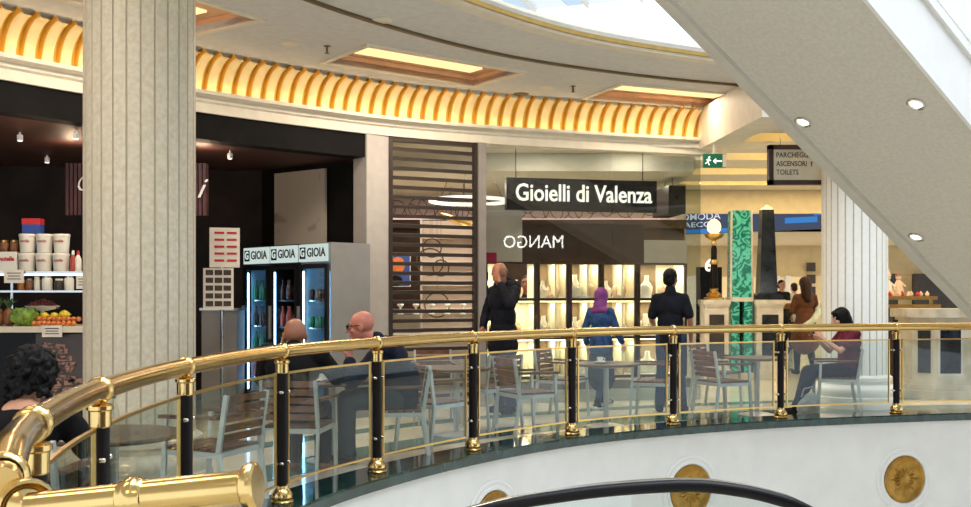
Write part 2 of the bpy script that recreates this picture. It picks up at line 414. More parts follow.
# ------------------------------------------------------------------ floor, kerb, balcony front
end_k = kidx(9) + NK * 2 + 4
Kf = K[:end_k]
inner = offset(K, 0.20)
poly = [tuple(p) for p in inner] + [(14, 9), (20, 9), (20, 40), (-14, 40), (-14, 1.5), (-1.2, 1.5)]
struct('floor', MB().prism(poly, FL - 0.4, FL), M['floor_marble'], smooth=False)
struct('trim_1', MB().sweep(K, [(-0.17, -0.085), (-0.175, -0.015), (-0.165, 0.0), (0.20, 0.0), (0.20, -0.085)]), M['green_marble'], ang=25)
struct('wall_balcony', MB().sweep(K, [(-0.13, -0.085), (-0.13, -1.9), (0.15, -1.9), (0.15, -0.085)]), M['white_plaster'])
for i, (o0, o1) in enumerate(((0.75, 1.25), (1.95, 2.2))):
    struct('trim_%d' % (2 + i), MB().sweep(K, [(o0, FL + 0.001), (o0, FL + 0.004), (o1, FL + 0.004), (o1, FL + 0.001)]), M['floor_teal'])
struct('floor_lower', MB().box((6, 4, -5.6), (40, 40, 0.2)), M['floor_marble'], smooth=False)

# medallions on the balcony front
Kw = offset(K, -0.13)
def near_px(path, px):
    return min(range(len(path)), key=lambda i: abs(485.5 + 1000 * path[i][0] / max(path[i][1], 0.1) - px) + (1000 if path[i][1] < 5 else 0))
med_lab = ['gilded sunburst medallion farthest right on the white balcony front', 'gilded sunburst medallion in the middle, half behind the black escalator handrail', 'gilded sunburst medallion farthest left, only its top above the frame edge']
for q, (px, py) in enumerate(((908, 479), (689, 490), (489, 521))):
    i = near_px(Kw, px); p = Kw[i]; n = normals(Kw)[i]
    z = EYE + (295 - py) * p[1] / 1000
    t = Vector((n[1], -n[0], 0)); R = Matrix((t, Vector((0, 0, 1)), Vector((-n[0], -n[1], 0)))).transposed()
    c = Vector((p[0], p[1], z))
    root = thing('wall_medallion', med_lab[q], 'medallion', c)
    # stepped plaster ring
    prof = [(0.36, -0.005), (0.36, 0.012), (0.34, 0.02), (0.325, 0.012), (0.305, 0.012), (0.30, 0.022), (0.275, 0.022), (0.262, 0.006), (0.262, -0.005)]
    part('plaster_ring', MB().lathe(prof, (0, 0, 0), 48, R=R, cap=False), M['white_plaster'], root, label='white moulded plaster ring')
    mb = MB().lathe([(0.262, -0.004), (0.262, 0.02), (0.245, 0.03), (0.225, 0.016), (0.08, 0.012), (0.05, 0.03), (0.02, 0.036)], (0, 0, 0), 48, R=R)
    for k in range(16):
        a = 2 * PI * k / 16; L = 0.205 if k % 2 == 0 else 0.15
        d = R @ Vector((math.cos(a), math.sin(a), 0)); s_ = R @ Vector((-math.sin(a), math.cos(a), 0)); nn = R @ Vector((0, 0, 1))
        b0, b1 = d * 0.05 + nn * 0.014, d * L + nn * 0.014
        v = [mb.bm.verts.new(x) for x in (b0 + s_ * 0.014, b0 - s_ * 0.014, b1, b0 + d * 0.05 + nn * 0.022)]
        w = [mb.bm.verts.new(x) for x in (d * 0.11 + s_ * 0.02 + nn * 0.014, d * 0.11 - s_ * 0.02 + nn * 0.014)]
        for f in ((v[0], w[0], v[3]), (w[0], v[2], v[3]), (v[2], w[1], v[3]), (w[1], v[1], v[3]), (v[1], v[0], v[3])): mb._f(f)
    part('rosette', mb, M['bronze_medal'], root, label='gilded rosette with sunburst petals')

# ------------------------------------------------------------------ the balcony railing
rail = thing('balcony_railing', 'curved brass balcony railing with black posts and framed glass panels', 'railing', (-0.827, 7.62, 0))
ZR = 0.985
pts = [Vector((p[0], p[1], ZR)) for p in Kf]
pts[0].z = 0.945; pts[1].z = 0.955; pts[2].z = 0.966; pts[3].z = 0.976
hr = part('handrail', MB().tube(pts, 0.043, 20), M['brass'], rail, world=True, label='thick polished brass handrail')
N = normals(K)
def ring_at(mb, i, r0, w):
    p = Vector((K[i][0], K[i][1], pts[i].z)); n = N[i]; t = Vector((n[1], -n[0], 0))
    R = Matrix((Vector((n[0], n[1], 0)), Vector((0, 0, 1)), t)).transposed()
    mb.lathe([(r0 - 0.008, -w), (r0, -w * 0.7), (r0 + 0.004, 0), (r0, w * 0.7), (r0 - 0.008, w)], p, 20, R=R, cap=False)
for i in range(10):
    mb = MB(); ring_at(mb, kidx(i), 0.050, 0.022 if i > 0 else 0.02)
    if i == 0: ring_at(mb, kidx(0) - 1, 0.048, 0.012)
    part('collar', mb, M['brass'], hr, world=True)
mb = MB(); ring_at(mb, 1, 0.052, 0.02)
part('collar', mb, M['brass'], hr, world=True)
for i, (x, y) in enumerate(POSTS):
    n = N[kidx(i)]
    po = part('post', MB().tube([(x, y, 0.06), (x, y, 0.85)], 0.036, 20), M['black_post'], rail, world=True)
    part('cap', MB().lathe([(0.036, 0.840), (0.042, 0.846), (0.042, 0.904), (0.050, 0.910), (0.050, 0.924), (0.040, 0.931), (0.017, 0.934), (0.014, 0.940), (0.018, 0.950), (0.018, 0.96)], (x, y, 0), 24), M['brass'], po, world=True, label='brass post cap')
    part('base', MB().lathe([(0.072, 0.0), (0.076, 0.012), (0.064, 0.022), (0.070, 0.034), (0.066, 0.062), (0.052, 0.086), (0.042, 0.094), (0.042, 0.112), (0.036, 0.116)], (x, y, 0), 24), M['brass'], po, world=True, label='round brass post foot')
    t = Vector((n[1], -n[0], 0)); nn = Vector((n[0], n[1], 0))
    for z in (0.26, 0.72):
        for sgn in (-1, 1):
            c = Vector((x, y, z)) + t * 0.048 * sgn; mb = MB()
            mb.tube([c - nn * 0.012, c - nn * 0.022], 0.011, 10); mb.ball(c - nn * 0.024, 0.011, 2)
            mb.tube([Vector((x, y, z)) + t * 0.03 * sgn, Vector((x, y, z)) + t * 0.075 * sgn], 0.006, 8)
            part('clamp', mb, M['chrome'], po, world=True, label='round metal glass clamp')
for i in range(-1, 10):
    a = kidx(i) if i >= 0 else 2; b = kidx(i + 1) if i < 9 else kidx(9) + NK
    seg = [Vector(p) for p in K[a:b + 1]]
    fine = resample(catmull(seg, 6), 0.02)
    m0 = 4
    fine = fine[m0:-m0] if i >= 0 else fine[:-m0]
    if len(fine) < 6: continue
    gp = part('glass_panel', MB().sweep(fine, [(-0.005, 0.125), (-0.005, 0.835), (0.005, 0.835), (0.005, 0.125)]), M['rail_glass'], rail, world=True)
    mb = MB()
    for z in (0.115, 0.832): mb.sweep(fine, [(-0.009, z), (-0.009, z + 0.014), (0.009, z + 0.014), (0.009, z)])
    for e in (0, -1):
        p = fine[e]; mb.box((p[0], p[1], 0.4825), (0.013, 0.018, 0.735), math.atan2(fine[1][1] - fine[0][1], fine[1][0] - fine[0][0]))
    part('panel_frame', mb, M['brass_satin'], gp, world=True, label='slim brass panel frame')

# near handrail tube ending in a flange
nr = thing('brass_handrail', 'short fat brass rail in the near foreground ending in a flange', 'handrail', (-0.95, 2.12, 0.9))
p0, p1 = Vector((-0.965, 2.12, 0.897)), Vector((-0.488, 2.08, 0.951))
ax = (p1 - p0).normalized(); R = ax.to_track_quat('Z', 'Y').to_matrix()
L = (p1 - p0).length
tb = part('rail_tube', MB().lathe([(0.034, 0.0), (0.035, 0.22), (0.037, 0.23), (0.037, L)], p0, 32, R=R), M['brass'], nr, world=True)
part('collar', MB().lathe([(0.036, 0.200), (0.040, 0.205), (0.040, 0.212), (0.044, 0.219), (0.046, 0.229), (0.044, 0.239), (0.040, 0.246), (0.040, 0.253), (0.036, 0.258)], p0, 32, R=R, cap=False), M['brass'], tb, world=True)
part('end_flange', MB().lathe([(0.037, L - 0.018), (0.046, L - 0.012), (0.050, L - 0.004), (0.052, L + 0.004), (0.050, L + 0.012), (0.044, L + 0.016), (0.005, L + 0.0165)], p0, 32, R=R), M['brass'], tb, world=True, ang=22)
Rb = Vector((0.55, -0.83, 0.05)).to_track_quat('Z', 'Y').to_matrix()
part('corner_boss', MB().lathe([(0.025, -0.045), (0.05, -0.035), (0.060, -0.015), (0.063, 0.0), (0.060, 0.010), (0.054, 0.013), (0.048, 0.008), (0.046, 0.0), (0.03, 0.012), (0.005, 0.018)], p0 + Vector((-0.012, 0.01, 0.0)), 36, R=Rb), M['brass'], nr, world=True, label='round brass corner boss')

# ------------------------------------------------------------------ ceiling ring, coffers, skylight
ZC = 3.9
hole_k = [tuple(p) for p in offset(K, -0.02)[4:kidx(9) + NK * 2]]
hole = hole_k + [(9.5, 10.6), (11.5, 9.0), (12.6, 6.5), (12.6, 2.5), (11, -1.0), (7, -3.2), (3, -3.2), (0.6, -1.8), (-0.6, 0.4)]
cof = []
for q in (((319, 60), (385, 49), (517, 72), (470, 84)), ((585, 97), (640, 85), (745, 97), (715, 108))):
    pp = [Vector(((px - 485.5) / (295 - py) * (ZC - EYE), (ZC - EYE) * 1000 / (295 - py))) for px, py in q]
    # square it up
    u = (pp[3] - pp[0]).normalized(); v = Vector((u.y, -u.x)); cen = sum(pp, Vector((0, 0))) / 4
    cof.append((cen, u, v, 1.0, 0.45))
u = Vector((0.55, 0.835)).normalized()
cof.append((Vector((-3.03, 8.65)), u, Vector((u.y, -u.x)), 1.0, 0.45))
cq = [[tuple(c + u * a * sx + v * b * sy) for sx, sy in ((-1, -1), (1, -1), (1, 1), (-1, 1))] for c, u, v, a, b in cof]
Fi = offset(F, -0.12)
outer = [tuple(p) for p in Fi] + [(3.36, 13.9), (3.5, 11.55), (9, 12.1), (15, 11), (17, 6), (16, -4), (9, -8), (0, -8), (-6, -5), (-7, 0)]
struct('ceiling', MB().prism(outer, ZC, ZC + 0.06, holes=[hole] + cq), M['ceiling_paint'], smooth=False)
for q, (c, u, v, a, b) in enumerate(cof):
    mb = MB(); rz = math.atan2(u.y, u.x)
    h = 0.11
    R = Matrix.Rotation(rz, 3, 'Z')
    root = thing('ceiling_coffer', ['warm-lit coffer in the ceiling left of the middle, over the roller shutter', 'warm-lit ceiling coffer farthest right, beside the sloping escalator', 'warm-lit ceiling coffer farthest left, cut off by the big column'][q], 'light coffer', (c.x, c.y, ZC))
    root.rotation_euler = (0, 0, rz)
    for sx in (-1, 1): mb.box((sx * (a + 0.02), 0, h / 2 + 0.0), (0.04, 2 * b + 0.08, h))
    for sy in (-1, 1): mb.box((0, sy * (b + 0.02), h / 2 + 0.0), (2 * a, 0.04, h))
    part('side_panel', mb, M['coffer_lit_paint'], root, label='sides painted apricot for warm lamplight')
    part('light_panel', MB().box((0, 0, h + 0.02), (2 * a + 0.08, 2 * b + 0.08, 0.03)), M['coffer_lit_paint'], root)
    part('lamp_diffuser', MB().box((0, 0.16, h - 0.004), (2 * a - 0.35, 0.24, 0.02)), M['coffer_lamp'], root, label='glowing lamp diffuser')
    mb = MB()
    for sx in (-1, 1): mb.box((sx * (a + 0.03), 0, -0.01), (0.06, 2 * b + 0.12, 0.02))
    for sy in (-1, 1): mb.box((0, sy * (b + 0.03), -0.01), (2 * a, 0.06, 0.02))
    part('rim', mb, M['beige_trim'], root)
    ld = bpy.data.lights.new('coffer_light', 'AREA'); ld.shape = 'RECTANGLE'; ld.size = 1.7; ld.size_y = 0.35; ld.energy = (72, 28, 70)[q]; ld.color = lin((255, 238, 214))
    lo = bpy.data.objects.new('coffer_light', ld); COL.objects.link(lo); lo.parent = root; lo.location = (0, 0.0, -0.012)
# stepped edge of the skylight opening and the dark groove strip
struct('trim_5', MB().sweep(offset(K, -0.02)[4:kidx(9) + NK * 2], [(0.0, 3.84), (0.0, 3.99), (0.08, 3.99), (0.08, 3.90), (0.14, 3.90), (0.14, 3.84)]), M['beige_trim'])
struct('trim_6', MB().sweep(offset(K, -0.02)[4:kidx(9) + NK * 2], [(-0.03, 3.87), (-0.03, 3.91), (0.0, 3.91), (0.0, 3.87)]), M['brass_satin'])
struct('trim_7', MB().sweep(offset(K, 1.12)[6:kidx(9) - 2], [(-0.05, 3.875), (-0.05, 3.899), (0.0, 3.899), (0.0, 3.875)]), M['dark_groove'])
# cove of gilded ribs over the shop fronts
Fr = resample(catmull(FC, 14), 0.02)
Nr = normals(Fr)
mb = MB(); rows = []; NP = 12
pitch = 9
for i, (p, n) in enumerate(zip(Fr, Nr)):
    ph = (i % pitch) / pitch
    w = 0.05 if 0.1 <= ph < 0.6 else 0.036 if ph < 0.1 or ph < 0.68 else -0.012 * math.sin(PI * (ph - 0.68) / 0.32)
    row = []
    for k in range(NP):
        t = k / (NP - 1) * PI / 2
        o = -0.02 - 0.34 * (1 - math.cos(t)); z = 3.48 + 0.42 * math.sin(t)
        # push towards the room
        o -= w * math.cos(t) ; z -= w * math.sin(t)
        row.append(mb.bm.verts.new((p[0] + n[0] * o, p[1] + n[1] * o, z)))
    rows.append(row)
for i in range(len(rows) - 1):
    mb.mi = 0 if 0 <= (i % pitch) <= 4 else 1
    for k in range(NP - 1): mb._f((rows[i][k], rows[i + 1][k], rows[i + 1][k + 1], rows[i][k + 1]))
struct('trim_8', mb, [M['rib_cream'], M['rib_gold']], ang=50)
struct('trim_9', MB().sweep(Fr[::4], [(0.0, 3.3), (-0.06, 3.3), (-0.06, 3.40), (-0.09, 3.42), (-0.09, 3.455), (-0.19, 3.475), (-0.19, 3.515), (-0.175, 3.515), (-0.175, 3.485), (0.0, 3.485)]), M['beige_trim'], ang=25)
struct('trim_10', MB().sweep(Fr[::4], [(0.0, 3.3), (0.0, 3.5), (0.2, 3.5), (0.2, 3.3)]), M['beige_trim'], ang=25)
single('cove_light', MB().sweep(Fr[6:-6:4], [(-0.165, 3.49), (-0.165, 3.503), (-0.135, 3.503), (-0.135, 3.49)]), M['led_warm'], 'warm strip light along the foot of the gilded ribbed cove', 'strip light')
# beam from the shop corner towards the white column
bm_path = [Vector((3.22, 14.15)), Vector((3.42, 11.3))]
struct('trim_11', MB().sweep(bm_path, [(0.34, 3.74), (0.34, 3.9), (-0.3, 3.9), (-0.3, 3.36), (0.06, 3.36), (0.06, 3.46), (0.12, 3.48), (0.12, 3.53), (0.2, 3.57), (0.22, 3.66), (0.3, 3.70)]), M['beige_trim'], ang=25)
# skylight: glass roof over the opening, clear and blue-tinted panes between white rafters
rafts, clear, tint = MB(), MB(), MB()
for k in range(-16, 17):
    x = k * 1.2
    rafts.box((x, 0, 7.70), (0.05, 30, 0.09))
    clear.box((x + 0.38, 0, 7.75), (0.70, 30, 0.02)); tint.box((x + 0.96, 0, 7.75), (0.44, 30, 0.02))
T = Matrix.Translation((5, 5, 0)) @ Matrix.Rotation(-0.35, 4, 'Z')
struct('trim_12', rafts.xform(T), M['white_plaster'], smooth=False)
struct('window_1', clear.xform(T), M['sky_glass'], smooth=False)
struct('window_2', tint.xform(T), M['sky_glass_blue'], smooth=False)

# sprinklers and speakers
proto = None
for q, (px, py, lab) in enumerate(((327, 46, 'small pendant sprinkler head on the ceiling left of the middle coffer'), (573, 86, 'small pendant sprinkler head on the ceiling between two coffers'))):
    p = at(px, py, (ZC - EYE) * 1000 / (295 - py)); p.z = ZC
    mb = MB().lathe([(0.035, -0.004), (0.035, 0.0)], (0, 0, 0), 16).tube([(0, 0, -0.07), (0, 0, 0)], 0.012, 8).lathe([(0.03, -0.075), (0.02, -0.07)], (0, 0, 0), 12)
    single('ceiling_sprinkler', mb, M['dark_groove'], lab, 'sprinkler', loc=p)
for q, (px, py, lab) in enumerate(((290, 43, 'round flush ceiling speaker near the left coffer'), (382, 20, 'round flush ceiling speaker above the middle coffer, near the skylight'), (521, 94, 'grey round ceiling vent just above the gilded ribs'), (546, 87, 'white round ceiling speaker beside the grey vent'))):
    p = at(px, py, (ZC - EYE) * 1000 / (295 - py)); p.z = ZC
    single('ceiling_speaker', MB().lathe([(0.06, -0.014), (0.085, -0.012), (0.10, -0.006), (0.10, 0.0)], (0, 0, 0), 28), M['dark_groove'] if q == 2 else M['beige_trim'], lab, 'speaker', loc=p)

# ------------------------------------------------------------------ columns
def column(x, y, r, z1, m, label, nf=26, zb=FL):
    root = thing('fluted_column', label, 'column', (x, y, zb))
    mb = MB(); prof = []
    rings = []
    for z in (0.42, z1 - zb):
        ring = []
        for k in range(nf):
            for j, (da, dr) in enumerate(((0.0, 0.0), (0.22, 0.0), (0.5, 0.0), (0.84, 0.0), (0.89, -0.009), (0.95, -0.009))):
                a = 2 * PI * (k + da) / nf
                ring.append(mb.bm.verts.new(((r + dr) * math.cos(a), (r + dr) * math.sin(a), z)))
        rings.append(ring)
    n = len(rings[0])
    for k in range(n):
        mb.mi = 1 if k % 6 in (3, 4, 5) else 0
        mb._f((rings[0][k], rings[0][(k + 1) % n], rings[1][(k + 1) % n], rings[1][k]))
    mb.mi = 0; mb._f(rings[1]); mb._f(rings[0][::-1])
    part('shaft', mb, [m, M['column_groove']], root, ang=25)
    part('base', MB().lathe([(r * 1.32, 0.0), (r * 1.32, 0.14), (r * 1.24, 0.15), (r * 1.28, 0.19), (r * 1.28, 0.24), (r * 1.2, 0.28), (r * 1.08, 0.30), (r * 1.08, 0.33), (r * 1.13, 0.35), (r * 1.13, 0.39), (r * 1.02, 0.42)], (0, 0, 0), 48), m, root)
    return root
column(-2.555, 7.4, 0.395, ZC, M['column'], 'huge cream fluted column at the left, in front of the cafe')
cw = column(4.76, 12.9, 0.405, ZC, M['column_daylit'], 'fluted column in daylit white behind the sloping escalator at the right')

# ------------------------------------------------------------------ cafe shell
Fc = [p for p in F if p[0] < -1.40]
struct('trim_13', MB().sweep(Fc, [(-0.02, 3.02), (-0.02, 3.3), (0.22, 3.3), (0.22, 3.02)]), M['black_header'])
back = [(-1.5, 12.5), (-3.0, 13.5), (-8.6, 12.6), (-8.6, 4.2)]
struct('ceiling_cafe', MB().prism([tuple(p) for p in offset(Fc, 0.2)] + back, 3.02, 3.1), M['maroon'], smooth=False)
def wall(name, a, b, z0, z1, m, th=0.08):
    a, b = Vector(a), Vector(b); d = (b - a); L = d.length; c = (a + b) / 2
    return struct(name, MB().box((c.x, c.y, (z0 + z1) / 2), (L, th, z1 - z0), math.atan2(d.y, d.x)), m, smooth=False)
wall('wall_cafe_back', (-8.6, 12.6), (-3.0, 13.5), FL, 3.3, M['cafe_wall'])
wall('wall_cafe_side', (-3.0, 13.5), (-1.55, 12.42), FL, 3.3, M['black_header'])
wall('wall_cafe_left', (-8.6, 4.2), (-8.6, 12.6), FL, 3.3, M['cafe_wall'])
a, b = Vector((-3.0, 13.42)), Vector((-1.55, 12.34))
q0, q1 = a + (b - a) * 0.17, a + (b - a) * 0.69
d = (q1 - q0).normalized()
single('marble_panel', MB().box(((q0.x + q1.x) / 2 - 0.02, (q0.y + q1.y) / 2 - 0.03, 1.5), ((q1 - q0).length, 0.04, 2.9), math.atan2(d.y, d.x)), M['marble_panel'], 'tall grey marble panel on the cafe side wall above the fridges', 'wall panel')
# pilaster between cafe and shutter
struct('trim_14', MB().box((-1.39, 12.30, (3.3 + FL) / 2), (0.36, 0.30, 3.3 - FL), 0.68), M['pilaster'], smooth=False)

# cafe sign: slatted panel with script lettering, hidden in the middle by the column
s0, s1 = at(66, 163, 10.6), at(207, 163, 10.6)
sg = thing('cafe_sign', 'burgundy slatted sign with white script hanging behind the big column', 'sign', ((s0.x + s1.x) / 2, 10.6, 2.2))
mb = MB(); n = 34
for k in range(n):
    mb.box((s0.x + (s1.x - s0.x) * (k + 0.5) / n, 10.6, 2.47), (0.032, 0.05, 0.55))
mb.box(((s0.x + s1.x) / 2, 10.64, 2.47), (s1.x - s0.x, 0.03, 0.55))
part('slat_panel', mb, M['burgundy'], sg, world=True)
mb = text_mb('O', 0.30, at(84, 183, 10.55), (1, 0, 0), shear=0.45, ext=0.006, bold=-0.006)
part('script_letter', mb, M['white_paint'], sg, world=True, label='white slanted script letter')
part('script_letter', text_mb('i', 0.30, at(199, 189, 10.55), (1, 0, 0), shear=0.45, ext=0.006), M['white_paint'], sg, world=True, label='white slanted script letter')
mb = MB()
for x in (s0.x + 0.2, s1.x - 0.2): mb.tube([(x, 10.62, 2.74), (x, 10.62, 3.02)], 0.008, 6)
part('hanger', mb, M['black_plastic'], sg, world=True)

# cafe ceiling spots
for q, (px, py, lab) in enumerate(((20, 132, 'small white spotlight on the cafe ceiling above the stacked tubs'), (47, 155, 'small white spotlight deeper on the cafe ceiling near the slatted sign'), (76, 130, 'small white spotlight on the cafe ceiling just left of the big column'), (230, 151, 'small white spotlight on the cafe ceiling above the menu board'))):
    Y = (3.02 - EYE) * 1000 / (295 - py); p = at(px, py, Y); p.z = 3.02
    r = thing('ceiling_spotlight', lab, 'spotlight', p)
    part('housing', MB().lathe([(0.022, -0.09), (0.03, -0.085), (0.03, -0.03), (0.012, -0.025), (0.012, 0.0)], (0, 0, 0), 16), M['white_paint'], r)
    part('bulb', MB().lathe([(0.024, -0.094), (0.024, -0.088)], (0, 0, 0), 16), M['downlight'], r)

# ------------------------------------------------------------------ drinks fridges
fr_lab = ['black drinks fridge, farthest left of the three, rows of dark bottles inside', 'black drinks fridge with a dark interior, between the other two fridges', 'grey-sided drinks fridge, nearest of the three, beside the pale pilaster']
names = ['left', 'middle', 'right']
for q in range(3):
    k = 2 - q
    loc = Vector((-1.773 - 0.424 * k, 11.717 + 0.424 * k, FL))
    W, D, H = 0.585, 0.60, 2.03
    body = M['fridge_grey'] if q == 2 else M['fridge_black']
    root = thing('drinks_fridge', fr_lab[q], 'fridge', loc, -PI / 4, 'drinks fridges in the cafe')
    mb = MB()
    for s_ in (-1, 1): mb.box((s_ * (W / 2 - 0.02), 0.02, H / 2), (0.04, D - 0.04, H))
    mb.box((0, D / 2 - 0.02, H / 2), (W - 0.08, 0.04, H)); mb.box((0, 0.02, 0.10), (W - 0.08, D - 0.04, 0.20)); mb.box((0, 0.02, H - 0.115), (W - 0.08, D - 0.04, 0.23))
    part('cabinet', mb, body, root, smooth=False)
    part('liner', MB().box((0, D / 2 - 0.045, 1.0), (W - 0.09, 0.008, 1.55)), M['fridge_black'] if q == 1 else M['fridge_in'], root, smooth=False)
    if q != 1:
        for s_ in (-1, 1): part('side_liner', MB().box((s_ * (W / 2 - 0.043), 0.03, 1.0), (0.005, D - 0.12, 1.55)), M['fridge_in'], root, smooth=False)
    hd = part('header_sign', MB().box((0, -D / 2 + 0.005, H - 0.115), (W - 0.04, 0.03, 0.20)), M['backlit_white'], root, label='backlit white header sign', smooth=False)
    mb = MB(); yy = -D / 2 - 0.012
    me = text_mesh('GIOIA', 0.2, ext=0.002, bold=0.004, w=0.36, h=0.105); mb.add_mesh(me, facing((0.075, yy, H - 0.115), (1, 0, 0)))
    part('lettering', mb, M['letter_dark'], hd)
    mb = MB().box((-0.19, yy, H - 0.115), (0.115, 0.004, 0.135))
    part('logo_tile', mb, M['navy_dark'], hd, smooth=False)
    mb = MB(); me = text_mesh('G', 0.2, ext=0.002, bold=0.006, w=0.08, h=0.10); mb.add_mesh(me, facing((-0.19, yy - 0.004, H - 0.115), (1, 0, 0)))
    part('logo_letter', mb, M['backlit_white'], hd)
    mb = MB()
    for s_ in (-1, 1): mb.box((s_ * (W / 2 - 0.03), -D / 2 + 0.005, 0.98), (0.06, 0.03, 1.60))
    for z in (0.20, 1.76): mb.box((0, -D / 2 + 0.005, z), (W - 0.12, 0.03, 0.05))
    dr = part('door', mb, M['fridge_black'], root, smooth=False)
    part('door_glass', MB().box((0, -D / 2 + 0.005, 0.98), (W - 0.12, 0.008, 1.51)), M['case_glass'], dr, smooth=False)
    part('handle', MB().box((-W / 2 + 0.035, -D / 2 - 0.025, 1.1), (0.025, 0.03, 0.4)), M['fridge_grey'], dr)
    mb = MB()
    for s_ in ((-1, 1) if q != 1 else (-1,)): mb.box((s_ * (W / 2 - 0.052), -D / 2 + 0.035, 0.98), (0.012, 0.02, 1.45))
    part('light_strip', mb, M['led_cool'], root, label='cold white light strip', smooth=False)
    zs = (0.40, 0.72, 1.04, 1.36)
    for z in zs: part('shelf', MB().box((0, 0.02, z), (W - 0.10, D - 0.14, 0.015)), M['steel'] if q != 1 else M['fridge_black'], root, smooth=False)
    kinds = [('bottle_red', 'red-labelled soft drink bottle'), ('bottle_green', 'green mineral water bottle'), ('bottle_brown', 'dark brown bottle'), ('bottle_green', 'dark green beer bottle')] if q == 0 else \
            [('bottle_amber', 'amber juice bottle'), ('bottle_amber', 'yellow-topped juice bottle'), ('bottle_red', 'red juice bottle'), ('bottle_brown', 'brown iced tea bottle')] if q == 1 else \
            [('bottle_brown', 'brown drink can'), ('bottle_brown', 'brown drink carton'), ('bottle_green', 'dark green drink can'), ('bottle_brown', 'reddish brown snack pot')]
    Rz = Matrix.Rotation(-PI / 4, 3, 'Z')
    for z, (mk, lab) in zip(zs, kinds):
        pr = None
        for j in range(5):
            p = loc + Rz @ Vector((-0.215 + j * 0.076, -0.165 + 0.03 * (j % 2), z + 0.0085))
            lb = '%s on the %s shelf of the %s drinks fridge' % (lab, ['lowest', 'second', 'third', 'top'][zs.index(z)], names[q])
            if pr is None:
                if q == 2: mb = MB().lathe([(0.030, 0), (0.034, 0.008), (0.034, 0.115), (0.027, 0.13)], (0, 0, 0), 12)
                else: mb = MB().lathe([(0.028, 0), (0.033, 0.01), (0.033, 0.13), (0.013, 0.19), (0.012, 0.23), (0.015, 0.232), (0.015, 0.245)], (0, 0, 0), 12)
                pr = single('drink_bottle' if q != 2 else 'drink_can', mb, M[mk], lb, 'bottle' if q != 2 else 'can', 'drinks on the %s shelf of the %s fridge' % (['lowest', 'second', 'third', 'top'][zs.index(z)], names[q]), loc=p)
            else:
                o = pr.copy(); COL.objects.link(o); o.location = p

# menu board stand
p = at(222, 300, 11.6)
mbd = thing('menu_board', 'tall pale menu board of two panels with rows of small photos, by the fridges', 'menu board', (p.x, 11.6, FL), 0.25)
part('upper_panel', MB().box((0.03, 0, 1.98), (0.34, 0.03, 0.46)), M['card'], mbd, smooth=False)
mb = MB()
for r in range(5):
    for c in range(2): mb.box((-0.03 + 0.14 * c, -0.018, 2.15 - r * 0.08), (0.11, 0.004, 0.025))
part('print_rows', mb, M['red_print'], mbd, label='faded red and green print', smooth=False)
part('lower_panel', MB().box((-0.04, -0.01, 1.50), (0.34, 0.03, 0.48)), M['card'], mbd, smooth=False)
mb = MB()
for r in range(5):
    for c in range(3): mb.box((-0.14 + 0.10 * c, -0.028, 1.69 - r * 0.09), (0.085, 0.004, 0.06))
part('photo_grid', mb, M['print_dark'], mbd, label='grid of small dark food photos', smooth=False)
part('pole', MB().tube([(0, 0.03, 0.02), (0, 0.03, 2.15)], 0.02, 12).lathe([(0.2, 0), (0.2, 0.015), (0.03, 0.03)], (0, 0.03, 0), 24), M['steel'], mbd)
p = at(221, 320, 11.9)
cbx = thing('side_cabinet', 'pale grey cabinet low beside the left fridge, half hidden by the menu board', 'cabinet', (p.x - 0.05, 12.2, FL))
part('body', MB().box((0, 0, 0.62), (0.42, 0.4, 1.24)), M['fridge_grey'], cbx, smooth=False)
part('top', MB().box((0, 0, 1.26), (0.46, 0.44, 0.03)), M['steel'], cbx, smooth=False)

# ------------------------------------------------------------------ cafe counter and the food on it
YC = 9.6
def cz(py): return EYE + (295 - py) * YC / 1000
def cx(px, Y=9.92): return (px - 485.5) * Y / 1000
ct = thing('food_counter', 'cafe food counter with glass shelves and waffle picture front', 'counter', (-4.1, 9.95, FL))
X0, X1 = -5.3, -3.05
part('cabinet', MB().box(((X0 + X1) / 2, 10.0, (FL + 0.99) / 2), (X1 - X0, 0.7, 0.99 - FL)), M['black_plastic'], ct, world=True, smooth=False)
part('ledge', MB().box(((X0 + X1) / 2, 9.96, 1.02), (X1 - X0, 0.84, 0.055)), M['sign_cream'], ct, world=True, label='cream stone ledge', smooth=False)
fp = part('picture_panel', MB().box(((cx(36, 9.63) + cx(92, 9.63)) / 2, 9.635, (cz(334) + cz(402)) / 2), (cx(92, 9.63) - cx(36, 9.63), 0.02, cz(334) - cz(402))), M['case_dark'], ct, world=True, smooth=False)
mb = MB()
rr = random.Random(3)
for k in range(9):   # the printed stack of waffles: raised flat print
    zc = cz(396) + k * 0.060; wv = 0.46 - k * 0.03
    mb.box((cx(62, 9.6) + rr.uniform(-0.03, 0.03) - k * 0.012, 9.622, zc), (wv, 0.008, 0.048), R=Matrix.Rotation(rr.uniform(-0.15, 0.15), 3, 'Y'))
part('waffle_print', mb, M['waffle'], fp, world=True, label='printed picture of stacked chocolate waffles', smooth=False)
for z in (1.385, 1.57): part('glass_shelf', MB().box(((X0 + X1) / 2, 10.02, z), (X1 - X0, 0.5, 0.014)), M['case_glass'], ct, world=True, smooth=False)
mb = MB()
for z in (1.385, 1.57): mb.box(((X0 + X1) / 2, 9.765, z), (X1 - X0, 0.01, 0.02))
part('shelf_edge', mb, M['steel'], ct, world=True, label='bright shelf edges', smooth=False)
for x in (X0 + 0.03, cx(-2), cx(91), X1 - 0.03):
    part('upright', MB().box((x, 10.22, 1.31), (0.025, 0.025, 0.53)), M['steel'], ct, world=True, smooth=False)
part('light_strip', MB().box(((X0 + X1) / 2, 10.18, 1.555), (X1 - X0 - 0.2, 0.03, 0.015)), M['led_white'], ct, world=True, smooth=False)
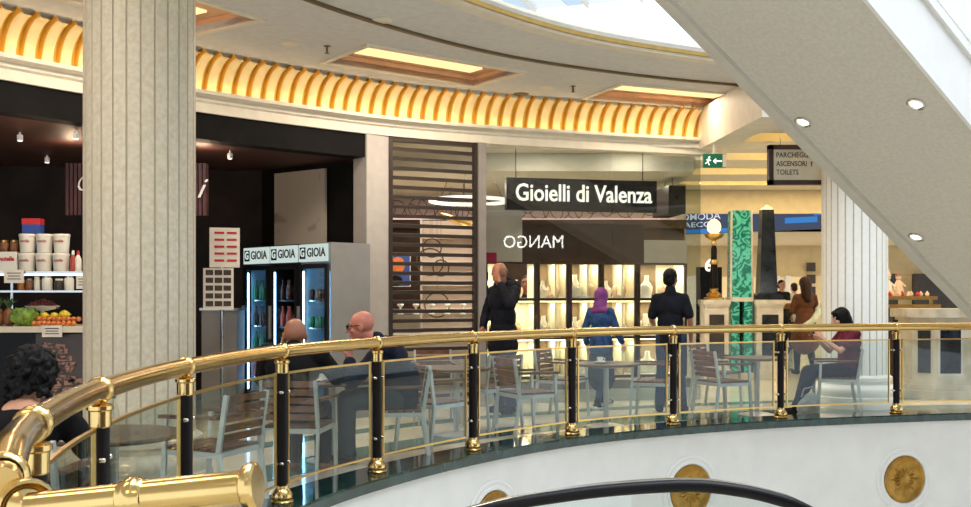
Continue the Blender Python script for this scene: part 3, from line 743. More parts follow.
# tubs
tubx = [cx(27), cx(44), cx(61)]; rows_ = ['lower', 'upper']; cols_ = ['left', 'middle', 'right']
for r in range(2):
    for c in range(3):
        loc = (tubx[c] + 0.006 * r, 9.92, 1.577 + r * 0.190)
        root = thing('spread_tub', 'white plastic tub with red print, %s row, %s one of three, on the glass shelf' % (rows_[r], cols_[c]), 'tub', loc, 0, 'white tubs on the cafe counter')
        part('bucket', MB().lathe([(0.066, 0), (0.068, 0.004), (0.078, 0.165)], (0, 0, 0), 28), M['tub_white'], root)
        part('lid', MB().lathe([(0.082, 0.162), (0.082, 0.180), (0.078, 0.186)], (0, 0, 0), 28), M['tub_white'], root)
        mb = MB(); me = text_mesh('nutella', 0.05, ext=0.001, bold=0.001, w=0.09, h=0.028)
        m4 = facing((0, -0.079, 0.115), (1, 0, 0)); mb.add_mesh(me, m4)
        for v in mb.bm.verts: v.co.y = -math.sqrt(max(0.0, 0.0795 ** 2 - v.co.x ** 2)) - 0.0005
        part('printed_name', mb, M['red_print'], root, label='red printed name')
bx = thing('carton', 'red and blue carton standing behind the white tubs', 'box', (cx(24), 10.12, 1.577))
part('box', MB().box((0, 0, 0.27), (0.18, 0.10, 0.54)), M['blue_print'], bx, smooth=False)
part('top_band', MB().box((0, 0, 0.515), (0.184, 0.104, 0.06)), M['red_print'], bx, smooth=False)
bx = thing('carton', 'white carton with red name print at the far left of the glass shelf', 'box', (cx(6), 9.95, 1.577))
part('box', MB().box((0, 0, 0.10), (0.26, 0.16, 0.20)), M['tub_white'], bx, smooth=False)
mb = MB(); me = text_mesh('nutella', 0.05, ext=0.001, bold=0.002, w=0.15, h=0.045); mb.add_mesh(me, facing((0.03, -0.082, 0.13), (1, 0, 0)))
part('printed_name', mb, M['red_print'], bx)
for q, (px, lab) in enumerate(((3, 'short glass jar on top of the white carton, left one'), (13, 'short glass jar on top of the white carton, right one'))):
    r = thing('glass_jar', lab, 'jar', (cx(px), 9.95, 1.777))
    part('jar', MB().lathe([(0.036, 0), (0.04, 0.01), (0.04, 0.09), (0.03, 0.1)], (0, 0, 0), 18), M['pine_brown'], r)
    part('lid', MB().lathe([(0.034, 0.1), (0.034, 0.118)], (0, 0, 0), 18), M['brass_satin'], r)
for px, m_, lab in ((74, 'bottle_red', 'red sauce bottle on the glass shelf right of the tubs'), (79, 'tub_white', 'white squeeze bottle on the glass shelf, next to the big column')):
    r = thing('sauce_bottle', lab, 'bottle', (cx(px), 9.9, 1.577))
    part('bottle', MB().lathe([(0.028, 0), (0.031, 0.01), (0.031, 0.13), (0.013, 0.17)], (0, 0, 0), 16), M[m_], r)
    part('cap', MB().lathe([(0.014, 0.17), (0.014, 0.195), (0.008, 0.215)], (0, 0, 0), 14), M['red_print'] if m_ == 'tub_white' else M['white_paint'], r)
# jars on the middle shelf
for q, (px, m_, h, w) in enumerate(((22, 'bottle_amber', 0.11, 0.035), (30, 'pine_brown', 0.12, 0.036), (38, 'tub_white', 0.14, 0.03), (48, 'tub_white', 0.15, 0.05), (60, 'case_dark', 0.12, 0.045), (70, 'tub_white', 0.15, 0.045))):
    r = thing('food_jar', '%s on the middle glass shelf, %s from the left' % (['amber jam jar', 'brown nut jar', 'slim white cream jar', 'wide white tub', 'dark chocolate jar', 'plump white jar'][q], ['first', 'second', 'third', 'fourth', 'fifth', 'sixth'][q]), 'jar', (cx(px), 9.9, 1.392))
    part('jar', MB().lathe([(w * 0.92, 0), (w, 0.01), (w, h * 0.75), (w * 0.8, h * 0.85)], (0, 0, 0), 18), M[m_], r)
    part('lid', MB().lathe([(w * 0.84, h * 0.85), (w * 0.84, h)], (0, 0, 0), 18), M['steel'] if q % 2 else M['white_paint'], r)
def card(px, py, w, h, lab, y=9.74):
    r = thing('price_card', lab, 'price card', (cx(px, y), y, cz(py) - h / 2))
    part('card', MB().box((0, 0, h / 2), (w, 0.006, h)), M['card'], r, smooth=False)
    mb = MB()
    for k in range(3): mb.box((0, -0.004, h * (0.3 + 0.22 * k)), (w * (0.7 - 0.1 * (k % 2)), 0.002, 0.008))
    part('handwriting', mb, M['print_dark'], r, smooth=False)
card(14, 276, 0.19, 0.13, 'white handwritten price card hanging at the far left shelf edge')
card(83, 282, 0.13, 0.13, 'white handwritten price card on the shelf edge beside the big column')
card(52, 331, 0.19, 0.11, 'white handwritten price card below the fruit on the stone ledge', 9.53)
# fruit on the ledge
ZL = 1.0475
labs_o = 'small orange fruit in the front of the pile on the cafe ledge'
po = None
for r in range(2):
    for j in range(9):
        p = (cx(44) + j * 0.048 + r * 0.02, 9.70 + r * 0.07, ZL + 0.028 + r * 0.040)
        lb = 'small orange fruit in the %s row on the cafe ledge' % ('front' if r == 0 else 'raised back')
        if po is None or r == 1 and j == 0:
            mb = MB().ball((0, 0, 0), (0.027, 0.027, 0.025), 2)
            po = single('orange_fruit', mb, M['fruit_orange'], lb, 'fruit', 'orange fruit in the %s row on the cafe ledge' % ('front' if r == 0 else 'back'), loc=p)
        else:
            o = po.copy(); COL.objects.link(o); o.location = p
for q, (px, lab) in enumerate(((47, 'yellow lemon on the left of the orange fruit'), (57, 'yellow lemon behind the orange fruit, middle'), (67, 'large yellow lemon at the right end of the fruit'))):
    s_ = 0.034 if q < 2 else 0.044
    single('lemon', MB().ball((0, 0, 0), (s_ * 1.25, s_, s_), 2).cap((s_ * 1.1, 0, 0), (s_ * 1.4, 0, 0), 0.012, 0.007), M['fruit_yellow'], lab, 'fruit', 'lemons on the cafe ledge', loc=(cx(px), 9.86, ZL + 0.10 + (0.01 if q == 2 else 0)))
# lettuce: one head of ruffled leaves
mb = MB(); rr = random.Random(5)
for k in range(16):
    a = k * 2.4; r0 = 0.02 + 0.004 * k; hh = 0.18 - 0.004 * k
    base = Vector((math.cos(a) * r0 * 0.5, math.sin(a) * r0 * 0.5, 0)); tip = Vector((math.cos(a) * (r0 + 0.05), math.sin(a) * (r0 + 0.05), hh)); sd = Vector((-math.sin(a), math.cos(a), 0))
    prev = None
    for j in range(6):
        t = j / 5; c = base.lerp(tip, t) + Vector((math.cos(a), math.sin(a), 0)) * 0.03 * math.sin(t * 3); w = 0.02 + 0.045 * math.sin(t * 2.4)
        row = [mb.bm.verts.new(c + sd * w * u_ + Vector((0, 0, 0.012 * math.sin(7 * u_ + k + j)))) for u_ in (-1, -0.5, 0, 0.5, 1)]
        if prev:
            for i_ in range(4): mb._f((prev[i_], prev[i_ + 1], row[i_ + 1], row[i_]))
        prev = row
lt = single('lettuce', mb, M['fruit_green'], 'head of pale green lettuce on the cafe ledge left of the fruit', 'lettuce', loc=(cx(32), 9.75, ZL))
for q, (px, lab) in enumerate(((4, 'ripe pineapple at the far left of the cafe ledge'), (15, 'ripe pineapple next to the lettuce on the cafe ledge'))):
    r = thing('pineapple', lab, 'pineapple', (cx(px), 9.8, ZL))
    part('fruit_body', MB().lathe([(0.03, 0), (0.052, 0.03), (0.056, 0.09), (0.045, 0.15), (0.02, 0.175)], (0, 0, 0), 20), M['pine_brown'], r)
    mb = MB()
    for k in range(14):
        a = k * 2.4; t = 0.02 + 0.003 * k
        mb.tube([(0, 0, 0.165), (math.cos(a) * t * 0.7, math.sin(a) * t * 0.7, 0.23), (math.cos(a) * t * 1.6, math.sin(a) * t * 1.6, 0.29 - 0.004 * k)], [0.009, 0.008, 0.001], 5)
    part('crown', mb, M['leaf'], r)
# red berries bowl on the ledge, behind
r = thing('berry_bowl', 'white footed dish heaped with dark red berries at the back of the ledge', 'bowl', (cx(38), 10.02, ZL))
part('bowl', MB().lathe([(0.09, 0), (0.09, 0.01), (0.02, 0.025), (0.02, 0.14), (0.14, 0.165), (0.165, 0.195), (0.155, 0.195), (0.02, 0.165)], (0, 0, 0), 28), M['white_paint'], r)
mb = MB(); rr = random.Random(9)
for k in range(60):
    a = rr.uniform(0, 6.28); d_ = 0.14 * math.sqrt(rr.random()); mb.ball((d_ * math.cos(a), d_ * math.sin(a), 0.19 + 0.05 * (1 - (d_ / 0.14) ** 2) + rr.uniform(-0.01, 0.01)), 0.02, 1)
o = part('berries', mb, M['berry'], r); o['kind'] = 'stuff'

# ------------------------------------------------------------------ roller shutter
sa, sb = Vector((-1.175, 12.30)), Vector((-0.135, 12.82))
d = (sb - sa); SL = d.length; srz = math.atan2(d.y, d.x)
sh = thing('roller_shutter', 'brown see-through roller shutter closing the shop left of the jeweller window', 'shutter', (sa.x, sa.y, FL), srz)
mb = MB(); z = 0.02
while z < 3.34:
    mb.box((SL / 2, 0, z + 0.022), (SL - 0.04, 0.016, 0.036)); mb.tube([(0.02, 0, z + 0.042), (SL - 0.02, 0, z + 0.042)], 0.010, 8)
    z += 0.118
part('slat_curtain', mb, M['shutter'], sh, ang=30)
for x in (0.0, SL - 0.0): part('side_rail', MB().box((x, 0, 1.69), (0.05, 0.07, 3.38)), M['shutter'], sh, smooth=False)
part('housing', MB().box((SL / 2, 0.05, 3.36), (SL, 0.12, 0.06)), M['shutter'], sh, smooth=False)
struct('trim_15', MB().box((-0.075, 12.87, (3.3 + FL) / 2), (0.11, 0.16, 3.3 - FL), srz), M['frame_grey'], smooth=False)

# ------------------------------------------------------------------ jeweller shop window
G0 = Vector((-0.02, 13.06)); gd = Vector((2.95, 13.74)) - G0; GL = gd.length; U = gd.normalized(); NI = Vector((-U.y, U.x)); grz = math.atan2(U.y, U.x)
def gu(px):
    k = (px - 485.5) / 1000; return (k * G0.y - G0.x) / (U.x - k * U.y)
def gp3(u, y, z): p = G0 + U * u + NI * y; return Vector((p.x, p.y, z))
for i, (u0, u1) in enumerate(((0.0, gu(612)), (gu(612) + 0.006, GL))):
    p = G0 + U * (u0 + u1) / 2
    struct('window_%d' % (3 + i), MB().box((p.x, p.y, 1.6), (u1 - u0, 0.012, 3.36), grz), M['shop_glass'], smooth=False)
pe = Vector((3.16, 18.0)); ps = Vector((2.955, 13.75)); pc = (pe + ps) / 2
struct('window_5', MB().box((pc.x, pc.y, 1.6), (0.012, (pe - ps).length, 3.36), -math.atan2(pe.x - ps.x, pe.y - ps.y)), M['side_glass'], smooth=False)
struct('wall_shop_back', MB().box((0.7, 18.5, 1.65), (6.0, 0.1, 3.5)), M['shop_wall'], smooth=False)
wall('wall_shop_left', (-1.35, 12.55), (-2.25, 18.5), FL, 3.4, M['shop_wall'])
struct('ceiling_shop', MB().prism([(-1.3, 12.6), (-0.1, 13.1), (2.97, 13.8), (3.0, 14.3), (-1.6, 14.3)], 3.38, 3.44).prism([(-1.6, 14.3), (3.0, 14.3), (3.2, 18.5), (-2.3, 18.5)], 3.12, 3.44), M['shop_ceil'], smooth=False)
struct('trim_16', MB().box((0.7, 18.42, 2.93), (5.9, 0.06, 0.38)), M['frieze'], smooth=False)
struct('trim_17', MB().box((0.7, 18.3, 2.64), (5.9, 0.3, 0.16)), M['shop_brown'], smooth=False)
struct('trim_18', MB().box((0.7, 18.40, 1.85), (5.9, 0.1, 1.5)), M['shop_brown'], smooth=False)
single('frieze_light', MB().box((0.7, 18.34, 2.74), (5.6, 0.05, 0.02)), M['led_pink'], 'pinkish strip light under the circle pattern inside the shop', 'strip light')
mb = MB(); rr = random.Random(11)
for k in range(26):
    x = -2.0 + k * 0.2 + rr.uniform(-0.05, 0.05); R_ = rr.uniform(0.10, 0.19); zc = 2.93 + rr.uniform(-0.05, 0.05)
    mb.tube([(x + R_ * math.cos(a * PI / 12), 18.375, min(3.11, zc + R_ * math.sin(a * PI / 12))) for a in range(24)], 0.007, 6, closed=True)
single('ring_relief', mb, M['shop_brown'], 'band of overlapping wire circles high on the shop back wall', 'wall decoration')
# ring pendant lamps
def ring_lamp(c, R_, tilt, m_, lab):
    root = thing('ring_lamp', lab, 'pendant lamp', c)
    n = Matrix.Rotation(tilt, 3, 'Y')
    part('ring', MB().tube([n @ Vector((R_ * math.cos(a * PI / 24), R_ * math.sin(a * PI / 24), 0)) for a in range(48)], 0.028, 8, closed=True), M[m_], root)
    for a in (0.4, 2.5, 4.6):
        p = n @ Vector((R_ * math.cos(a), R_ * math.sin(a), 0)); mb = MB().tube([p, (p.x * 0.7, p.y * 0.7, 3.118 - c[2])], 0.005, 6)
        part('cable', mb, M['black_plastic'], root, label='thin hanging cable')
ring_lamp(tuple(at(469, 201, 15.0)), 0.58, 0.0, 'led_white', 'glowing white ring lamp hanging in the shop across the shutter and the window')
ring_lamp(tuple(at(466, 224, 16.2)), 0.46, 0.35, 'brass_satin', 'tilted brass ring lamp hanging lower behind the glowing white ring')
# shop sign
sg = thing('shop_sign', 'long black hanging sign with white letters behind the jeweller window', 'sign', gp3(gu(584), 0.16, 2.48), grz)
su0, su1 = gu(508.5), gu(660); sc_ = (su0 + su1) / 2 - gu(584); sw = su1 - su0
part('board', MB().box((sc_, 0, 0.215), (sw, 0.10, 0.43)), M['sign_black'], sg, smooth=False)
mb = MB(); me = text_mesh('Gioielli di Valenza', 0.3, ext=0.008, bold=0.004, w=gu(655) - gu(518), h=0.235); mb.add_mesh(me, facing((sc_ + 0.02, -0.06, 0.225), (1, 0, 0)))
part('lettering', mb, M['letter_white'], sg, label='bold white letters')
mb = MB()
for x in (-0.9, 0.9): mb.tube([(x, 0, 0.43), (x, 0, 0.88)], 0.006, 6)
part('cable', mb, M['black_plastic'], sg)
s2 = at(671, 201, 15.2)
sg2 = thing('shop_sign', 'short dark sign seen edge-on near the side window of the jeweller', 'sign', (s2.x, s2.y, s2.z - 0.22))
part('board', MB().box((0, 0.2, 0.22), (0.26, 0.9, 0.42), 0.1), M['sign_black'], sg2, smooth=False)
mb = MB()
for y in (-0.1, 0.5): mb.tube([(0, y, 0.43), (0, y, 3.118 - s2.z + 0.22)], 0.006, 6)
part('cable', mb, M['black_plastic'], sg2)
# boards above the display cases; the brown one paints in a mirrored dark facade
def gbox(name, px0, px1, z0, z1, m_, y=0.42, th=0.05):
    u0, u1 = gu(px0), gu(px1); c = gp3((u0 + u1) / 2, y, (z0 + z1) / 2)
    return struct(name, MB().box(c, (u1 - u0, th, z1 - z0), grz), M[m_], smooth=False)
gbox('trim_19', 484, 530, 1.80, 2.56, 'shop_taupe'); gbox('trim_20', 530, 655, 1.80, 2.34, 'shop_brown'); gbox('trim_21', 655, 699, 1.80, 2.12, 'shop_taupe')
gbox('trim_22', 484, 700, FL, 0.08, 'white_plaster', 0.20, 0.30)
gbox('trim_23', 484, 700, 0.08, 0.20, 'frame_grey', 0.24, 0.30)
# display cases
cl = [491, 545, 578, 611, 648, 699]; nm = ['first', 'second', 'third', 'fourth', 'fifth']
case_no = 0
for q in range(5):
    u0, u1 = gu(cl[q]) + 0.005, gu(cl[q + 1]) - 0.005; w = u1 - u0
    root = thing('display_case', 'lit cream jewellery case in the shop window, %s from the left' % nm[q], 'display case', gp3((u0 + u1) / 2, 0.42, 0.20), grz, 'jewellery display cases in the shop window')
    mb = MB()
    for s_ in (-1, 1): mb.box((s_ * (w / 2 - 0.018), -0.02, 0.80), (0.036, 0.04, 1.58))
    for z in (0.0, 0.54, 1.07): mb.box((0, -0.015, z + 0.02), (w - 0.072, 0.03, 0.035))
    mb.box((0, -0.015, 1.585), (w - 0.072, 0.03, 0.03))
    part('frame', mb, M['case_dark'], root, smooth=False)
    mb = MB()
    for s_ in (-1, 1): mb.box((s_ * (w / 2 - 0.012), 0.20, 0.79), (0.02, 0.36, 1.58))
    part('side_panel', mb, M['case_cream'], root, smooth=False)
    mb = MB()
    if q == 0: mb.box((0, 0.39, 0.53), (w - 0.03, 0.02, 1.06)); mb.box((-w * 0.32, 0.39, 1.33), (w * 0.3, 0.02, 0.5))
    else:
        mb.box((0, 0.39, 0.80), (w - 0.03, 0.02, 1.58))
    part('back_panel', mb, M['case_cream'], root, label='warm cream back panel', smooth=False)
    if q > 0:
        mb = MB()
        for z in (0.05, 0.59, 1.12): mb.box((-w * 0.17, 0.374, z + 0.24), (w * 0.52, 0.012, 0.46))
        part('back_cloth', mb, M['case_cloth'], root, label='taupe cloth lining on the left of the back', smooth=False)
    for z in (0.01, 0.55, 1.08): part('shelf', MB().box((0, 0.19, z + 0.02), (w - 0.045, 0.36, 0.02)), M['white_paint'], root, smooth=False)
    mb = MB()
    for z in (0.53, 1.06, 1.585): mb.box((0, 0.03, z), (w - 0.08, 0.02, 0.012))
    part('light_strip', mb, M['led_case'], root, label='warm light strips under the shelves', smooth=False)
    for z in (0.50, 1.03, 1.56):
        ld = bpy.data.lights.new('case_light', 'AREA'); ld.shape = 'RECTANGLE'; ld.size = w * 0.8; ld.size_y = 0.16; ld.energy = 4.2 * w / 0.45; ld.color = lin((255, 240, 206))
        lo = bpy.data.objects.new('case_light', ld); COL.objects.link(lo); lo.parent = root; lo.location = (0, 0.14, z)
    if 0 < q < 4: part('divider', MB().box((w * 0.12, 0.20, 0.80), (0.018, 0.35, 1.55)), M['case_cream'], root, smooth=False)
    # busts and trays, each its own thing
    rr = random.Random(20 + q)
    for lev, z in (('bottom', 0.03), ('middle', 0.57), ('top', 1.10)):
        for j in range(2):
            x = (-0.22 + 0.42 * j) * w + rr.uniform(-0.02, 0.02)
            p = gp3((u0 + u1) / 2 + x, 0.42 + 0.15 + 0.1 * j, 0.20 + z + 0.001)
            h = rr.uniform(0.24, 0.34) * min(1, w / 0.45)
            lb = '%s necklace bust, %s one on the %s shelf of the %s jewellery case' % ('cream' if j == 0 else 'beige', ['left', 'right'][j], lev, nm[q])
            b_ = thing('necklace_bust', lb, 'display bust', p, grz + rr.uniform(-0.5, 0.5), 'necklace busts in the shop window')
            mb = MB(); g = [(0.0, 0.40, 0.10), (0.12, 0.52, 0.12), (0.36, 0.64, 0.15), (0.52, 0.62, 0.14), (0.62, 0.48, 0.11), (0.70, 0.27, 0.09), (0.78, 0.19, 0.075), (1.0, 0.17, 0.07)]
            rings = []
            for (t, wx, wy) in g: rings.append([mb.bm.verts.new((wx * h * 0.62 * math.cos(a * PI / 8), wy * h * 1.1 * math.sin(a * PI / 8) + 0.04 * h * (1 - t), t * h)) for a in range(16)])
            for A, B in zip(rings, rings[1:]):
                for k in range(16): mb._f((A[k], A[(k + 1) % 16], B[(k + 1) % 16], B[k]))
            mb._f(rings[0][::-1]); mb._f(rings[-1])
            part('bust_form', mb, M['bust'] if j == 0 else M['bust_pink'], b_, ang=80)
            part('necklace', MB().tube([(h * 0.17 * math.sin(a * PI / 10), -0.125 * h - 0.012 * math.cos(a * PI / 10), h * (0.62 - 0.16 * math.cos(a * PI / 10))) for a in range(-7, 8)], 0.004, 6), M['brass'], b_)
            case_no += 1
        p = gp3((u0 + u1) / 2 + 0.02, 0.42 + 0.09, 0.20 + z + 0.001)
        single('jewel_tray', MB().box((0, 0, 0.02), (0.16 * min(1, w / 0.4), 0.08, 0.04), R=Matrix.Rotation(0.0, 3, 'X')).tube([(-0.03, 0, 0.045), (0.03, 0, 0.045)], 0.008, 8), M['bust_pink'] if q % 2 else M['white_paint'], 'small flat jewel tray on the %s shelf of the %s jewellery case' % (lev, nm[q]), 'tray', 'jewel trays in the shop window', loc=p, rz=grz)
# pink card and small notices on the glass
c = gp3(gu(490), 0.02, EYE + (295 - 257) * 0.01293)
single('pink_notice', MB().box(c, (gu(497.5) - gu(483.5), 0.006, 0.13), grz), M['pink_card'], 'pink square notice stuck inside the jeweller window', 'notice', smooth=False)
c = gp3(gu(486.5), 0.02, EYE + (295 - 276) * 0.01293)
mb = MB()
for k in range(3): mb.box(c + Vector((0, 0, -0.18 * k)), (0.06, 0.006, 0.11), grz)
single('notice_strip', mb, M['print_dark'], 'column of small dark stickers low in the jeweller window', 'notice', smooth=False)
# goods behind the shutter
sc_t = thing('sales_counter', 'low glass sales counter just behind the roller shutter', 'counter', (-0.75, 14.1, FL))
part('cabinet', MB().box((0, 0, 0.44), (1.1, 0.5, 0.88)), M['shop_taupe'], sc_t, smooth=False)
part('glass_top', MB().box((0, 0, 1.02), (1.1, 0.5, 0.28)), M['case_glass'], sc_t, smooth=False)
for k in range(5):
    single('jewel_stand', MB().lathe([(0.045, 0), (0.045, 0.01), (0.01, 0.02), (0.012, 0.09), (0.05, 0.13), (0.02, 0.17)], (0, 0, 0), 14), M['bust'] if k % 2 else M['white_paint'], 'small jewel stand on the counter behind the shutter, %s from the left' % nm[k], 'jewel stand', 'jewel stands behind the shutter', loc=(-1.2 + 0.22 * k, 14.1, FL + 1.161))
ps_ = thing('wall_poster', 'orange and blue poster on the wall behind the shutter', 'poster', at(398, 270, 16.8))
part('sheet', MB().box((0, 0, 0), (0.42, 0.02, 0.56)), M['white_paint'], ps_, smooth=False)
part('blue_field', MB().box((0.06, -0.012, 0.0), (0.28, 0.006, 0.54)), M['blue_print'], ps_, smooth=False)
part('orange_blot', MB().ball((0, -0.016, 0.08), (0.12, 0.004, 0.14), 3), M['fruit_orange'], ps_)
part('dark_blot', MB().ball((-0.06, -0.016, -0.18), (0.14, 0.004, 0.09), 3), M['black_cloth'], ps_)
wp = thing('shelf_unit', 'pale shelving unit standing deep in the shop behind the shutter', 'shelving', (-0.55, 17.0, FL))
part('back', MB().box((0, 0.12, 1.35), (1.1, 0.03, 2.7)), M['shop_wall'], wp, smooth=False)
for z in (0.8, 1.2, 1.6, 2.0, 2.4): part('shelf', MB().box((0, 0, z), (1.1, 0.24, 0.025)), M['shop_taupe'], wp, smooth=False)
for s_ in (-1, 1): part('side', MB().box((s_ * 0.54, 0, 1.35), (0.025, 0.24, 2.7)), M['shop_taupe'], wp, smooth=False)
for k, (px, py, R_) in enumerate(((430, 262, 0.22), (441, 268, 0.13), (437, 305, 0.20), (432, 248, 0.15))):
    p = at(px, py, 16.4)
    single('wire_ring', MB().tube([(R_ * math.cos(a * PI / 14), 0, R_ * math.sin(a * PI / 14)) for a in range(28)], 0.012, 6, closed=True).tube([(0, 0, R_), (0, 0, 3.118 - p.z)], 0.003, 5), M['shop_brown'], ['large dark wire hoop hanging behind the shutter', 'small dark wire hoop hanging beside the large hoop', 'lowest dark wire hoop hanging behind the shutter', 'highest dark wire hoop hanging behind the shutter'][k], 'hoop', loc=p)

# ------------------------------------------------------------------ corridor beyond
struct('ceiling_corridor', MB().box((8.2, 16.0, 3.82), (9.6, 9.0, 0.1)), M['yellow_lit_paint'], smooth=False)
bi = 24
for (y0, y1) in ((12.1, 12.9), (13.7, 14.7), (15.55, 16.5), (17.4, 18.4), (19.1, 20.0)):
    xl = 3.2 + (0.25 if y1 < 13.5 else 0.02)
    struct('trim_%d' % bi, MB().box(((xl + 13) / 2, (y0 + y1) / 2, 3.61), (13 - xl, y1 - y0, 0.32)).box(((xl + 13) / 2, y1 + 0.03, 3.475), (13 - xl, 0.10, 0.05)), M['beige_trim'], smooth=False); bi += 1
for q, y in enumerate((12.96, 14.76, 16.56, 18.46)):
    single('cove_light', MB().box((8.2, y + 0.02, 3.53), (9.2, 0.04, 0.03)), M['led_yellow'], 'yellow strip light hidden in the %s ceiling recess of the corridor' % nm[q], 'strip light', smooth=False)
struct('wall_corridor_head', MB().box((8.2, 20.05, 3.4), (10.4, 0.1, 0.84)), M['gold_lit_paint'], smooth=False)
struct('ceiling_far', MB().box((8, 27.7, 2.86), (16, 8.6, 0.08)).box((8, 21.7, 3.5), (16, 3.4, 0.08)).box((8, 23.45, 3.18), (16, 0.1, 0.7)), M['beige_trim'], smooth=False)
struct('wall_far', MB().box((8, 30.0, 2.36), (18, 0.2, 0.92)), M['gold_lit_paint'], smooth=False)
struct('wall_far_back', MB().box((8, 34.0, 1.4), (22, 0.1, 3.0)), M['far_cream'], smooth=False)
struct('ceiling_far_shops', MB().box((8, 32.1, 2.5), (18, 3.8, 0.08)), M['far_white'], smooth=False)
for q, px in enumerate((693, 776, 787, 815, 903)):
    p = at(px, 295, 29.9); w = (0.30, 0.16, 0.16, 0.5, 0.55)[q]
    struct('trim_%d' % (30 + q), MB().box((p.x, 29.9, (1.92 + FL) / 2), (w, 0.25, 1.92 - FL)), M['far_white'] if q < 3 else M['far_cream'], smooth=False)
for q, (px0, px1, m_, lab) in enumerate(((728, 750, 'far_dark', 'dark distant shop front panel behind the malachite pillar'), (885, 897, 'far_dark', 'dark brown distant shop panel right of the white column'), (913, 960, 'far_dark', 'dark distant shop window under the sloping escalator'))):
    a_, b_ = at(px0, 295, 29.5).x, at(px1, 295, 29.5).x
    single('dark_storefront', MB().box(((a_ + b_) / 2, 29.5, 0.95), (b_ - a_, 0.15, 2.06)), M[m_], lab, 'shop front', smooth=False)
# far display screen with white lettering
a_, b_ = at(676, 225, 22.9), at(836, 225, 20.6)
sd = Vector((b_.x - a_.x, b_.y - a_.y)); sl = sd.length; sz0 = 2.73
scr = thing('display_screen', 'long blue display screen with white letters hanging deep in the corridor', 'screen', (a_.x, a_.y, sz0), math.atan2(sd.y, sd.x))
part('housing', MB().box((sl / 2, 0.06, 0.28), (sl, 0.10, 0.56)), M['black_plastic'], scr, smooth=False)
part('picture', MB().box((sl / 2, 0.0, 0.28), (sl, 0.02, 0.56)), M['screen_blue'], scr, smooth=False)
part('ticker', MB().box((sl * 0.2, -0.014, 0.055), (sl * 0.40, 0.006, 0.09)), M['screen_bright'], scr, smooth=False)
mb = MB()
for t_, z_ in (('OMODA', 0.375), ('JAECOO', 0.200)):
    me = text_mesh(t_, 0.2, ext=0.002, bold=0.001, w=0.96, h=0.145); mb.add_mesh(me, facing((sl * 0.17, -0.016, z_), (1, 0, 0)))
part('lettering', mb, M['screen_white'], scr)
mb = MB()
for x, z_, w in ((0.60, 0.40, 0.22), (0.60, 0.33, 0.16), (0.74, 0.42, 0.24), (0.90, 0.40, 0.18)): mb.box((sl * x, -0.014, z_), (w, 0.004, 0.03))
part('text_bars', mb, M['screen_white'], scr, smooth=False)
part('bright_block', MB().box((sl * 0.80, -0.014, 0.20), (0.7, 0.005, 0.12)).box((sl * 0.93, -0.014, 0.35), (0.4, 0.005, 0.14)), M['screen_bright'], scr, smooth=False)

# emergency exit sign
p = at(714.5, 161, 13.2)
ex = thing('exit_sign', 'green emergency exit sign with white running figure and arrow, under the beam', 'exit sign', (p.x, 13.2, p.z - 0.09))
part('box', MB().box((0, 0, 0.09), (0.30, 0.06, 0.18)), M['exit_green'], ex, smooth=False)
part('end_panel', MB().box((0.125, -0.002, 0.09), (0.05, 0.06, 0.17)), M['beige_trim'], ex, smooth=False)
mb = MB(); y = -0.034
mb.ball((-0.075, y, 0.135), (0.013, 0.004, 0.013), 2).bar((-0.08, y, 0.115), (-0.095, y, 0.075), 0.004, 0.022).bar((-0.095, y, 0.075), (-0.075, y, 0.03), 0.004, 0.012).bar((-0.095, y, 0.075), (-0.13, y, 0.05), 0.004, 0.012).bar((-0.085, y, 0.11), (-0.055, y, 0.09), 0.004, 0.010).bar((-0.085, y, 0.11), (-0.115, y, 0.10), 0.004, 0.010)
part('running_figure', mb, M['letter_white'], ex, label='white running figure', smooth=False); mb = MB()
mb.bar((0.00, y, 0.085), (0.09, y, 0.085), 0.004, 0.018).bar((-0.02, y, 0.085), (0.015, y, 0.115), 0.004, 0.014).bar((-0.02, y, 0.085), (0.015, y, 0.055), 0.004, 0.014)
part('arrow', mb, M['letter_white'], ex, label='white arrow', smooth=False)
part('bracket', MB().box((0, 0.03, 0.28), (0.03, 0.03, 0.20)), M['beige_trim'], ex, smooth=False)
# hanging direction sign
p = at(768, 185, 13.1); wS = 0.92; hS = 0.52
hs = thing('direction_sign', 'cream hanging direction sign in a dark frame, partly behind the sloping escalator', 'sign', (p.x + wS / 2, 13.1, p.z))
mb = MB()
mb.box((0, 0, 0.03), (wS, 0.10, 0.06)).box((0, 0, hS - 0.03), (wS, 0.10, 0.06))
for s_ in (-1, 1): mb.box((s_ * (wS / 2 - 0.03), 0, hS / 2), (0.06, 0.10, hS))
part('frame', mb, M['sign_frame'], hs, smooth=False)
part('board', MB().box((0, 0, hS / 2), (wS - 0.1, 0.06, hS - 0.1)), M['sign_cream'], hs, smooth=False)
for q, (t_, w_) in enumerate((('PARCHEGGI', 0.435), ('ASCENSORI', 0.40), ('TOILETS', 0.29))):
    me = text_mesh(t_, 0.1, ext=0.001, bold=0.001, w=w_, h=0.068)
    mb = MB().add_mesh(me, facing((-wS / 2 + 0.10 + w_ / 2, -0.033, hS - 0.135 - 0.112 * q), (1, 0, 0)))
    part('lettering', mb, M['letter_dark'], hs, label='dark capital letters')
mb = MB()
mb.bar((0.10, -0.033, 0.24), (0.10, -0.033, 0.30), 0.012, 0.003).bar((0.10, -0.033, 0.305), (0.08, -0.033, 0.28), 0.010, 0.003).bar((0.10, -0.033, 0.305), (0.12, -0.033, 0.28), 0.010, 0.003)
part('arrow', mb, M['letter_dark'], hs, smooth=False)
mb = MB()
for s_ in (-1, 1): mb.tube([(s_ * 0.30, 0, hS), (s_ * 0.30, 0, 3.6 - p.z)], 0.008, 6)
part('hanger', mb, M['steel'], hs)

